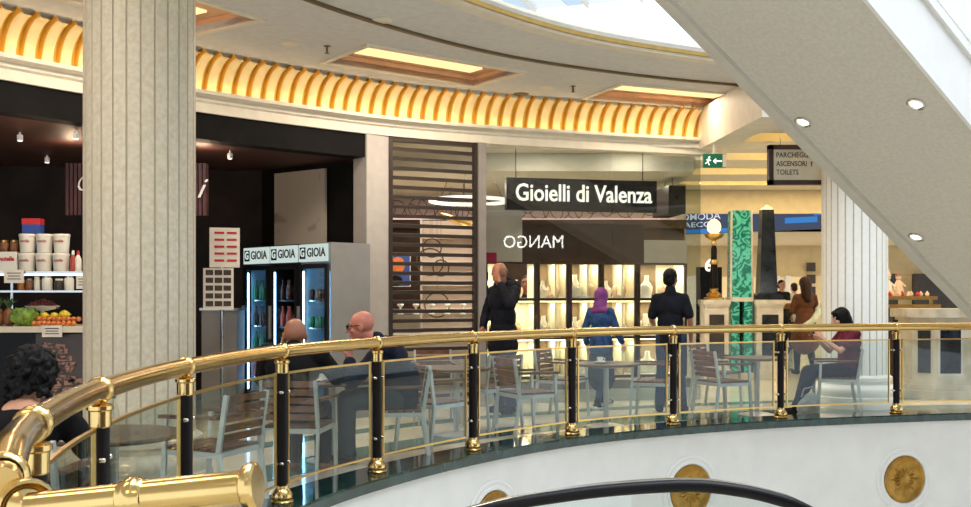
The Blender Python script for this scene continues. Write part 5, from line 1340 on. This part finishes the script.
def face_parts(root, P, R, sc, glasses=False):
    for s_ in (-1, 1):
        e = part('eye', MB().ball(P(s_ * .031, .084, .010), .0115 * sc, 2), M['eye_white'], root)
        part('iris', MB().ball(P(s_ * .031, .0925, .010), V(.0068, .004, .0068) * sc, 2, R), M['eye_dark'], e)
        part('eyebrow', MB().cap(P(s_ * .016, .095, .034), P(s_ * .046, .084, .034), .0045 * sc, .0035 * sc, 6), M['hair_brown'], root)
    part('mouth', MB().ball(P(0, .097, -.064), V(.022, .007, .006) * sc, 2, R), M['lip'], root)
    if glasses:
        mb = MB()
        for s_ in (-1, 1):
            mb.tube([P(s_ * .033 + .024 * math.cos(a * PI / 10), .108, .008 + .018 * math.sin(a * PI / 10)) for a in range(20)], .0035, 6, closed=True)
            mb.tube([P(s_ * .056, .104, .012), P(s_ * .080, .06, .014), P(s_ * .084, -.01, .010)], .0035, 6)
        mb.tube([P(-.010, .110, .012), P(.010, .110, .012)], .0035, 6)
        part('glasses', mb, M['black_plastic'], root, label='dark framed glasses')

def person(label, px, Y, fdir, J, hgt=1.75, yaw=0.0, pitch=0.0, skin='skin', hands=None, belly=0.0, sh=1.0, hs=1.0, vox=0.009, glasses=False, face_on=True):
    """root at the feet, scaled so that a standing figure is hgt tall; returns root, joints and head frame"""
    root = thing('person', label, 'person', ((px - 485.5) * Y / 1000, Y, FL), face(*fdir))
    s_ = hgt / 1.745; root.scale = (s_, s_, s_)
    R = headR(yaw, pitch); mb = MB()
    torso(mb, J, -.008, sh=sh * .97, belly=belly * .8)
    for k in 'LR': arm(mb, J, k, -.003); leg(mb, J, k, -.012); foot(mb, J, k, -.006)
    P = head(mb, J, R, hs)
    for k in 'LR':
        dflt = (J['wr' + k] - J['el' + k]).normalized()
        d, n, side, curl = (hands or {}).get(k, (dflt, V(1 if k == 'L' else -1, 0.2, 0), 1 if k == 'L' else -1, 0.35))
        mb.cap(J['wr' + k], J['wr' + k] + d.normalized() * .03, .026, .022, 8)
        hand(mb, J['wr' + k] + d.normalized() * .01, d, n, side, curl)
    body = remeshed('body', mb, M[skin], root, vox * 0.85, 3)
    if face_on: face_parts(root, P, R, hs, glasses)
    return root, P, R
def garment(name, root, m, fn, label, vox=0.011, smooth=3, wr=0.006, seed=0):
    mb = MB(); fn(mb); return remeshed(name, mb, M[m], root, vox, smooth, wr, 9.0, label, seed)
def J2(base, **k):
    d = {a: b.copy() for a, b in base.items()}; d.update(k); return d

# 1 man in a dark hooded jacket, hand over his face (faces left, a little towards us)
J = J2(STAND, head=V(0.0, .065, 1.60), neck=V(0, .01, 1.465), elL=V(-.26, .20, 1.24), wrL=V(-.10, .175, 1.50), elR=V(.24, .02, 1.13), wrR=V(.17, .16, .98), knL=V(-.11, .05, .49), anR=V(.12, -.10, .085), toR=V(.15, .07, .03), chest=V(0, .01, 1.29))
r, P, R = person('balding man in a black hooded jacket standing with one hand over his face', 503, 12.1, (-0.66, -0.75), J, 1.84, 0.0, -0.42, 'skin_dark',
                 {'L': (V(.55, -.10, .80), V(.25, -1.0, .0), 1, 0.18)}, vox=0.009)
def jk(mb):
    torso(mb, J, .022, sh=1.0)
    for k in 'LR': arm(mb, J, k, .016, 0, 1.88)
    mb.cap(V(-.05, 0, .94), V(-.065, 0, .76), .130, .135, 16); mb.cap(V(.05, 0, .94), V(.065, 0, .76), .130, .135, 16)
    mb.ball(V(0, -.10, 1.46), (.15, .11, .07), 3); mb.cap(V(0, -.10, 1.46), V(0, -.235, 1.42), .10, .065, 14); mb.cap(V(0, -.20, 1.44), V(0, -.22, 1.30), .085, .05, 14); mb.ball(V(0.09, -.04, 1.475), (.07, .08, .05), 3); mb.ball(V(-.09, -.04, 1.475), (.07, .08, .05), 3)
garment('jacket', r, 'navy_dark', jk, 'black hooded jacket', wr=0.010)
garment('trousers', r, 'jeans', lambda mb: [leg(mb, J, k, .016, 1.94, .012) for k in 'LR'], 'dark blue jeans')
garment('shoes', r, 'black_cloth', lambda mb: [foot(mb, J, k, .010) for k in 'LR'], 'black shoes', wr=0)
hm = MB(); hm.ball(P(0, -.035, .0), (.082, .085, .062), 3, R); garment_ = remeshed('hair', hm, M['hair_grey'], r, .008, 2, .002, 60, 'short cropped hair')
single_ph = MB().box((0, 0, 0), (.012, .07, .14), 0.2)

# 2 woman in a purple hijab and denim jacket, walking right
J = J2(STAND, head=V(0, .03, 1.62), knL=V(-.09, .20, .50), anL=V(-.09, .25, .10), toL=V(-.09, .43, .03), knR=V(.09, -.02, .49), anR=V(.09, -.24, .12), toR=V(.09, -.09, .03), elR=V(.24, .04, 1.13), wrR=V(.24, .20, .93), elL=V(-.235, -.08, 1.13), wrL=V(-.23, -.02, .90))
r, P, R = person('woman in a purple hijab, denim jacket and long slate skirt walking past the shop window', 601, 12.75, (0.62, 0.78), J, 1.52, 0.0, 0.0, 'skin', vox=0.010)
def hj(mb):
    mb.ball(P(0, -.02, .02), (.098, .118, .118), 3, R); mb.cap(P(0, -.02, -.02), J['neck'] + V(0, -.01, .0), .092, .105, 16); mb.ball(J['neck'] + V(0, -.01, -.05), (.16, .115, .07), 3)
    mb.ball(P(0, -.10, -.01), (.05, .05, .06), 2)
garment('hijab', r, 'purple', hj, 'purple headscarf', wr=0.006)
def dj(mb):
    torso(mb, J, .018, sh=.98)
    for k in 'LR': arm(mb, J, k, .016, 0, 1.85)
    mb.cap(V(0, 0, 1.0), V(0, 0, .84), .17, .18, 16)
garment('jacket', r, 'denim', dj, 'blue denim jacket', wr=0.007)
def sk(mb):
    mb.cap(V(0, 0, .92), V(0, .0, .42), .16, .20, 18); mb.cap(V(-.06, .03, .6), V(-.07, .09, .36), .14, .13, 14); mb.cap(V(.06, 0, .6), V(.07, -.07, .36), .14, .13, 14)
garment('skirt', r, 'slate', sk, 'long slate grey skirt', wr=0.014)
garment('trousers', r, 'jeans', lambda mb: [leg(mb, J, k, .012, 1.9) for k in 'LR'], 'dark blue trousers')
garment('shoes', r, 'black_cloth', lambda mb: [foot(mb, J, k, .012) for k in 'LR'], 'black sneakers', wr=0)
mb = MB()
for k in 'LR':
    a_, t_ = J['an' + k], J['to' + k]; mb.cap(V(a_.x, a_.y - .05, .022), V(t_.x, t_.y, .018), .044, .038, 10)
    for s_ in (0.25, 0.42, 0.58):
        c = V(a_.x, a_.y, .075).lerp(V(t_.x, t_.y, .05), s_); mb.bar(c + V(.046, -.012, .012), c + V(.046, .012, -.03), .012, .006)
part('sole', mb, M['white_paint'], r, label='white soles and stripes')

# 3 man in a dark polo shirt, back to us
J = J2(STAND, elR=V(.235, -.03, 1.14), wrR=V(.245, .05, .90), elL=V(-.235, .03, 1.14), wrL=V(-.20, .20, 1.02), anR=V(.14, -.03, .085), toR=V(.18, .13, .03), anL=V(-.13, -.03, .085), toL=V(-.16, .14, .03))
r, P, R = person('dark-haired man in a navy polo shirt looking into the shop window, back turned', 670.5, 12.2, (0.22, 0.97), J, 1.74, -0.25, 0.0, 'skin_dark', vox=0.009, sh=1.0)
def ps1(mb):
    torso(mb, J, .014, sh=1.0)
    for k in 'LR': arm(mb, J, k, .015, 0, .80, .008)
    mb.cap(V(-.03, 0, .97), V(-.03, 0, .87), .13, .135, 16).cap(V(.03, 0, .97), V(.03, 0, .87), .13, .135, 16); mb.cap(J['neck'] + V(0, -.01, -.03), J['neck'] + V(0, 0, .03), .072, .066, 14)
garment('polo_shirt', r, 'navy_dark', ps1, 'navy short-sleeved polo shirt')
garment('trousers', r, 'jeans', lambda mb: ([leg(mb, J, k, .016, 1.95, .014) for k in 'LR'], mb.ball(J['pelvis'], (.154, .117, .11), 3)), 'blue jeans')
garment('shoes', r, 'black_cloth', lambda mb: [foot(mb, J, k, .010) for k in 'LR'], 'dark shoes', wr=0)
hm = MB(); hm.ball(P(0, -.022, .045), (.086, .100, .092), 3, R); hm.ball(P(0, -.055, -.01), (.078, .065, .075), 3, R); hm.ball(P(0, .04, .09), (.06, .05, .04), 3, R)
remeshed('hair', hm, M['hair_black'], r, .008, 2, .006, 40, 'short black hair')

# 4 woman in a maroon top sitting at the right, looking at her phone
J = J2(SIT, head=V(0, .02, 1.195), neck=V(0, -.06, 1.06), elL=V(-.20, .10, .80), wrL=V(-.10, .30, .96), elR=V(.20, .08, .78), wrR=V(.06, .30, .95), chest=V(0, -.09, .89),
       knL=V(-.08, .40, .56), anL=V(-.10, .62, .10), toL=V(-.12, .78, .05), knR=V(.09, .40, .54), anR=V(.10, .52, .085), toR=V(.12, .67, .03))
wo, P, R = person('woman in a maroon top and black bob sitting sideways and looking at her phone', 842, 11.95, (-0.99, -0.05), J, 1.68, 0.0, -0.28, 'skin',
                 {'L': (V(.15, .45, .80), V(.95, .1, -.15), 1, 0.45), 'R': (V(-.1, .45, .80), V(-.9, .1, -.1), -1, 0.45)}, vox=0.009)
def mt(mb):
    torso(mb, J, .020)
    for k in 'LR': arm(mb, J, k, .022, 0, .62, .008)
garment('top', wo, 'maroon_cloth', mt, 'maroon short-sleeved top')
garment('trousers', wo, 'navy', lambda mb: ([leg(mb, J, k, .018, 1.94, .01) for k in 'LR'], mb.ball(J['pelvis'], (.158, .12, .11), 3)), 'dark slate trousers')
garment('shoes', wo, 'black_cloth', lambda mb: [foot(mb, J, k, .010) for k in 'LR'], 'black shoes', wr=0)
hm = MB(); hm.ball(P(0, -.022, .040), (.094, .108, .098), 3, R); hm.ball(P(0, -.06, -.04), (.096, .075, .11), 3, R); hm.ball(P(0, -.075, -.10), (.090, .06, .06), 3, R)
for s_ in (-1, 1): hm.ball(P(s_ * .078, .005, -.05), (.024, .05, .10), 3, R)
hm.ball(P(0, .05, .085), (.07, .045, .03), 3, R)
remeshed('hair', hm, M['hair_black'], wo, .008, 3, .005, 26, 'black bobbed hair')
fz = face(-0.99, -0.05); sc_w = 1.68 / 1.745
pp = Vector(wo.location) + Matrix.Rotation(fz, 3, 'Z') @ (V(-.02, .365, 1.035) * sc_w)
single('smartphone', MB().box((0, 0, 0), (.075, .009, .15), R=Matrix.Rotation(0.5, 3, 'X')), M['black_plastic'], 'black smartphone held up by the woman in the maroon top', 'phone', loc=pp, rz=fz)
bg = thing('tote_bag', 'crumpled grey green bag standing under the chair of the woman in maroon', 'bag', (at(806, 0, 11.7).x, 11.62, FL))
mb = MB()
mb.ball((0, 0, .12), (.13, .09, .13), 3).ball((.04, .01, .20), (.10, .07, .10), 3).ball((0, 0, .03), (.14, .09, .035), 3)
remeshed('bag_body', mb, M['grey_bag'], bg, .010, 3, .014, 12)
part('strap', MB().tube([(-.08, 0, .24), (-.05, 0, .34), (.04, 0, .36), (.09, 0, .25)], .010, 8), M['grey_bag'], bg)

# 5 bald man with his back to us
J = J2(SIT, head=V(-.01, .04, 1.12), neck=V(0, -.03, 1.01), chest=V(0, -.05, .88), waist=V(0, -.08, .70), shL=V(-.20, -.05, .985), shR=V(.20, -.05, .985), elL=V(-.29, .10, .77), wrL=V(-.16, .34, .745), elR=V(.31, .12, .77), wrR=V(.20, .37, .745))
r, P, R = person('bald man in a dark shirt sitting with his back turned at the cafe table', 295, 7.72, (0.08, 1.0), J, 1.74, 0.25, -0.10, 'skin_dark', vox=0.009, sh=1.12, hs=1.08, belly=.03,
                 hands={'L': (V(.5, .85, -.05), V(0, 0, -1), -1, 0.25), 'R': (V(-.4, .9, -.05), V(0, 0, -1), 1, 0.25)})
def ds(mb):
    torso(mb, J, .030, sh=1.15, belly=.03)
    arm(mb, J, 'L', .026, 0, 1.5); arm(mb, J, 'R', .026, 0, .95)
    mb.cap(J['neck'] + V(0, 0, -.03), J['neck'] + V(0, 0, .015), .078, .070, 14)
garment('shirt', r, 'black_cloth', ds, 'dark short-sleeved shirt')
garment('trousers', r, 'navy_dark', lambda mb: ([leg(mb, J, k, .020, 1.94, .012) for k in 'LR'], mb.ball(J['pelvis'], (.162, .125, .105), 3)), 'dark trousers')
garment('shoes', r, 'teak_red', lambda mb: [foot(mb, J, k, .010) for k in 'LR'], 'reddish brown shoes', wr=0)

# 6 bald man with glasses, profile to the left, chin on hand
J = J2(SIT, head=V(0, .28, 1.15), neck=V(0, .15, 1.02), chest=V(0, .02, .87), waist=V(0, -.06, .70), shL=V(-.20, .07, .975), shR=V(.20, .07, .975),
       elL=V(-.22, .37, .685), wrL=V(-.07, .375, .872), elR=V(.27, .27, .76), wrR=V(.08, .48, .745))
r, P, R = person('bald man with dark glasses and navy jacket resting his chin on his hand', 394, 8.62, (-0.98, -0.12), J, 1.76, -0.15, -0.14, 'skin_red', vox=0.009, sh=1.12, hs=1.06, belly=.02, glasses=True,
                 hands={'L': (V(.32, .05, .85), V(.6, .5, -.1), 1, 1.0), 'R': (V(-.5, .8, -.05), V(0, 0, -1), -1, 0.3)})
def nj(mb):
    torso(mb, J, .034, sh=1.15, belly=.02)
    for k in 'LR': arm(mb, J, k, .028, 0, 1.85)
    mb.cap(J['neck'] + V(0, -.02, -.03), J['neck'] + V(0, -.01, .02), .078, .070, 14)
garment('jacket', r, 'navy', nj, 'navy jacket', wr=0.008)
garment('trousers', r, 'slate', lambda mb: ([leg(mb, J, k, .024, 1.94, .014) for k in 'LR'], mb.ball(J['pelvis'], (.162, .125, .105), 3)), 'slate trousers')
garment('shoes', r, 'black_cloth', lambda mb: [foot(mb, J, k, .012) for k in 'LR'], 'black shoes', wr=0)

# 7 woman with curly black hair at the far left, back to us
J = J2(SIT, head=V(0, .05, 1.135), neck=V(0, .0, 1.0), chest=V(0, -.05, .86), shL=V(-.18, -.03, .945), shR=V(.18, -.03, .945), elL=V(-.26, .12, .74), wrL=V(-.12, .34, .745), elR=V(.26, .12, .74), wrR=V(.12, .34, .745))
r, P, R = person('woman with curly black hair and black top sitting at the far left, seen from behind', 28, 4.72, (0.0, 1.0), J, 1.62, 0.15, -0.1, 'skin', vox=0.008,
                 hands={'L': (V(.5, .85, -.05), V(0, 0, -1), -1, 0.25), 'R': (V(-.4, .9, -.05), V(0, 0, -1), 1, 0.25)})
def bt(mb):
    ax = V(0, 0, 1)
    mb.ball(J['pelvis'], (.18, .14, .12), 3); mb.ball(J['waist'], (.17, .13, .16), 3); mb.ball(J['chest'], (.19, .14, .13), 3)
    for k in 'LR': arm(mb, J, k, .030, 0, 1.5); mb.ball(J['sh' + k] - V(0, 0, .01), .078, 3); mb.cap(J['sh' + k], J['sh' + k] * .55 + V(0, -.012, .955) * .45, .075, .06, 12)
garment('top', r, 'black_cloth', bt, 'black top with a wide neckline')
garment('trousers', r, 'charcoal', lambda mb: [leg(mb, J, k, .018, 1.94) for k in 'LR'], 'dark trousers')
garment('shoes', r, 'black_cloth', lambda mb: [foot(mb, J, k, .010) for k in 'LR'], 'black shoes', wr=0)
hm = MB(); rr = random.Random(4)
hm.ball(P(0, -.025, .02), (.115, .120, .115), 3, R)
for k in range(150):
    z_ = rr.uniform(-0.75, 1); a = rr.uniform(0, 2 * PI); q = math.sqrt(1 - z_ * z_)
    d_ = V(q * math.cos(a), q * math.sin(a), z_)
    if d_.y > .55 and d_.z < .6: continue
    hm.ball(P(d_.x * .115, -.025 + d_.y * .118, .015 + d_.z * .118), rr.uniform(.017, .028), 1)
for k in range(36):
    a = rr.uniform(PI, 2 * PI); hm.ball(P(.10 * math.cos(a) + rr.uniform(-.02, .02), -.03 + .09 * math.sin(a), rr.uniform(-.12, -.04)), rr.uniform(.018, .026), 1)
remeshed('curly_hair', hm, M['hair_black'], r, .006, 1, .006, 55, 'voluminous curly black hair')

# 8 woman in a brown coat walking away
J = J2(STAND, knL=V(-.09, .12, .50), anL=V(-.09, .14, .09), toL=V(-.09, .31, .03), anR=V(.09, -.16, .12), toR=V(.09, -.02, .03), elL=V(-.23, .03, 1.15), wrL=V(-.08, .20, 1.12), elR=V(.24, .06, 1.15), wrR=V(.16, .26, 1.08))
r, P, R = person('woman with long dark brown hair in a brown coat walking away beside the white column', 805, 18.0, (-0.12, 1.0), J, 1.74, 0, 0, 'skin', vox=0.012)
def bc(mb):
    torso(mb, J, .016, sh=.92)
    for k in 'LR': arm(mb, J, k, .016, 0, 1.9)
    mb.cap(V(0, 0, 1.0), V(0, 0, .62), .17, .27, 20)
garment('coat', r, 'brown_coat', bc, 'flared brown coat', .014, wr=.012)
garment('trousers', r, 'navy_dark', lambda mb: [leg(mb, J, k, .014, 1.94) for k in 'LR'], 'dark trousers', .013)
garment('shoes', r, 'black_cloth', lambda mb: [foot(mb, J, k, .010) for k in 'LR'], 'black shoes', .013, wr=0)
hm = MB(); hm.ball(P(0, -.02, .035), (.105, .115, .112), 3, R); hm.cap(P(0, -.05, 0), P(0, -.12, -.26), .105, .085, 14); hm.cap(P(.03, -.06, 0), P(.04, -.10, -.22), .07, .06, 12); hm.cap(P(-.03, -.06, 0), P(-.04, -.10, -.22), .07, .06, 12)
remeshed('hair', hm, M['hair_brown'], r, .011, 3, .006, 30, 'long dark brown hair')
mb = MB(); mb.cap(V(-.12, -.17, .86), V(.10, -.15, 1.0), .045, .06, 12); mb.cap(V(.10, -.15, 1.0), V(.24, -.02, 1.12), .06, .06, 12); mb.cap(V(.24, -.02, 1.12), V(.25, .05, 1.28), .06, .05, 12)
remeshed('shawl', mb, M['mint_cloth'], r, .012, 4, .008, 14, 'pale green sweater slung round her side')

# 9 shop assistant inside the jeweller's, 10-11 far visitors
def simple_person(label, px, Y, fdir, hgt, skin, topm, botm, hairm, J=STAND):
    r, P, R = person(label, px, Y, fdir, J, hgt, 0, 0, skin, vox=0.013, face_on=True)
    def tp(mb):
        torso(mb, J, .028)
        for k in 'LR': arm(mb, J, k, .022, 0, 1.88)
        mb.cap(J['pelvis'] + V(0, 0, .02), J['pelvis'] - V(0, 0, .08), .15, .155, 14)
    garment('top', r, topm, tp, None, .014)
    garment('trousers', r, botm, lambda mb: [leg(mb, J, k, .014, 1.94) for k in 'LR'], None, .014)
    garment('shoes', r, 'black_cloth', lambda mb: [foot(mb, J, k, .010) for k in 'LR'], None, .014, wr=0)
    hm = MB(); hm.ball(P(0, -.025, .045), (.086, .100, .090), 3, R); hm.ball(P(0, -.055, -.02), (.080, .065, .085), 3, R)
    remeshed('hair', hm, M[hairm], r, .012, 2, .004, 30)
simple_person('shop assistant with dark hair inside the jeweller behind the display cases', 527, 14.9, (-0.3, -0.95), 1.72, 'skin_dark', 'black_cloth', 'black_cloth', 'hair_black')
simple_person('distant visitor in black between the obelisk and the woman in the brown coat', 781.5, 25.0, (0.3, -0.95), 1.80, 'skin', 'black_cloth', 'black_cloth', 'hair_black')
simple_person('distant visitor in a grey top just left of the woman in the brown coat', 794, 26.0, (-0.2, 0.98), 1.74, 'skin', 'mint_cloth', 'charcoal', 'hair_brown')

# ------------------------------------------------------------------ light
wd = bpy.data.worlds.new('World'); SC.world = wd; wd.use_nodes = True
bgn = wd.node_tree.nodes['Background']; bgn.inputs['Color'].default_value = (0.80, 0.90, 1.0, 1); bgn.inputs['Strength'].default_value = 1.9
def area(name, loc, sx, sy, e, rgb, rot=(0, 0, 0)):
    l = bpy.data.lights.new(name, 'AREA'); l.shape = 'RECTANGLE'; l.size = sx; l.size_y = sy; l.energy = e; l.color = lin(rgb)
    o = bpy.data.objects.new(name, l); COL.objects.link(o); o.location = loc; o.rotation_euler = rot; return o
def point(name, loc, e, rgb, r=0.06):
    l = bpy.data.lights.new(name, 'POINT'); l.energy = e; l.color = lin(rgb); l.shadow_soft_size = r
    o = bpy.data.objects.new(name, l); COL.objects.link(o); o.location = loc; return o
area('daylight', (3.2, 6.0, 9.5), 10, 8, 4300, (240, 246, 255))
for x, y in ((0.2, 15.0), (2.0, 15.6), (-1.0, 16.0)): area('shop_fill_light', (x, y, 3.11), 0.8, 0.8, 75 if x > 0 else 26, (255, 240, 222))
for x, y in ((0.75, 13.6), (2.1, 13.85)): area('shop_fill_light', (x, y, 3.37), 0.5, 0.25, 22, (255, 244, 228))  # added to brighten the boards above the cases; no fitting there
for x, y in ((-4.5, 10.9), (-3.2, 11.3), (-6.5, 9.5)): point('cafe_light', (x, y, 2.85), 9, (255, 220, 180))
point('counter_light', (-4.2, 9.5, 2.6), 10, (255, 228, 196))
for y in (14.0, 17.0, 19.0): area('corridor_fill', (6.0, y, 3.42), 4.0, 0.5, 42, (255, 244, 222))  # fill added for the golden bulkhead and corridor, no fitting drawn
area('far_light', (8, 27.0, 2.78), 8, 3, 150, (255, 238, 205))
area('far_shop_light', (8, 32.0, 2.4), 14, 2.5, 240, (255, 244, 226))
for x, y in ((-3.3, 5.6), (-2.8, 2.6), (-1.6, -0.8), (1.5, -4.6)): area('gallery_fill', (x, y, 3.87), 1.6, 0.7, 31, (255, 238, 216))  # unseen fill lamps added to brighten the column front and the rail
point('kiosk_light', (6.4, 15.0, 2.6), 14, (255, 232, 200))

# ------------------------------------------------------------------ camera and view
cd = bpy.data.cameras.new('camera'); cam = bpy.data.objects.new('camera', cd); COL.objects.link(cam)
cam.location = (0, 0, EYE); cam.rotation_euler = (PI / 2, 0, 0)
cd.sensor_width = 36; cd.lens = 36 * 1000 / 971; cd.shift_y = 41.5 / 971; cd.clip_start = 0.05; cd.clip_end = 200
SC.camera = cam
vs_ = SC.view_settings
SC.display_settings.display_device = 'sRGB'
vs_.view_transform = 'Standard'; vs_.look = 'None'; vs_.gamma = 1.0; vs_.exposure = 0.0; vs_.use_curve_mapping = False
try:
    SC.cycles.use_denoising = True; SC.cycles.max_bounces = 10; SC.cycles.transparent_max_bounces = 24; SC.cycles.sample_clamp_indirect = 6.0
except Exception: pass
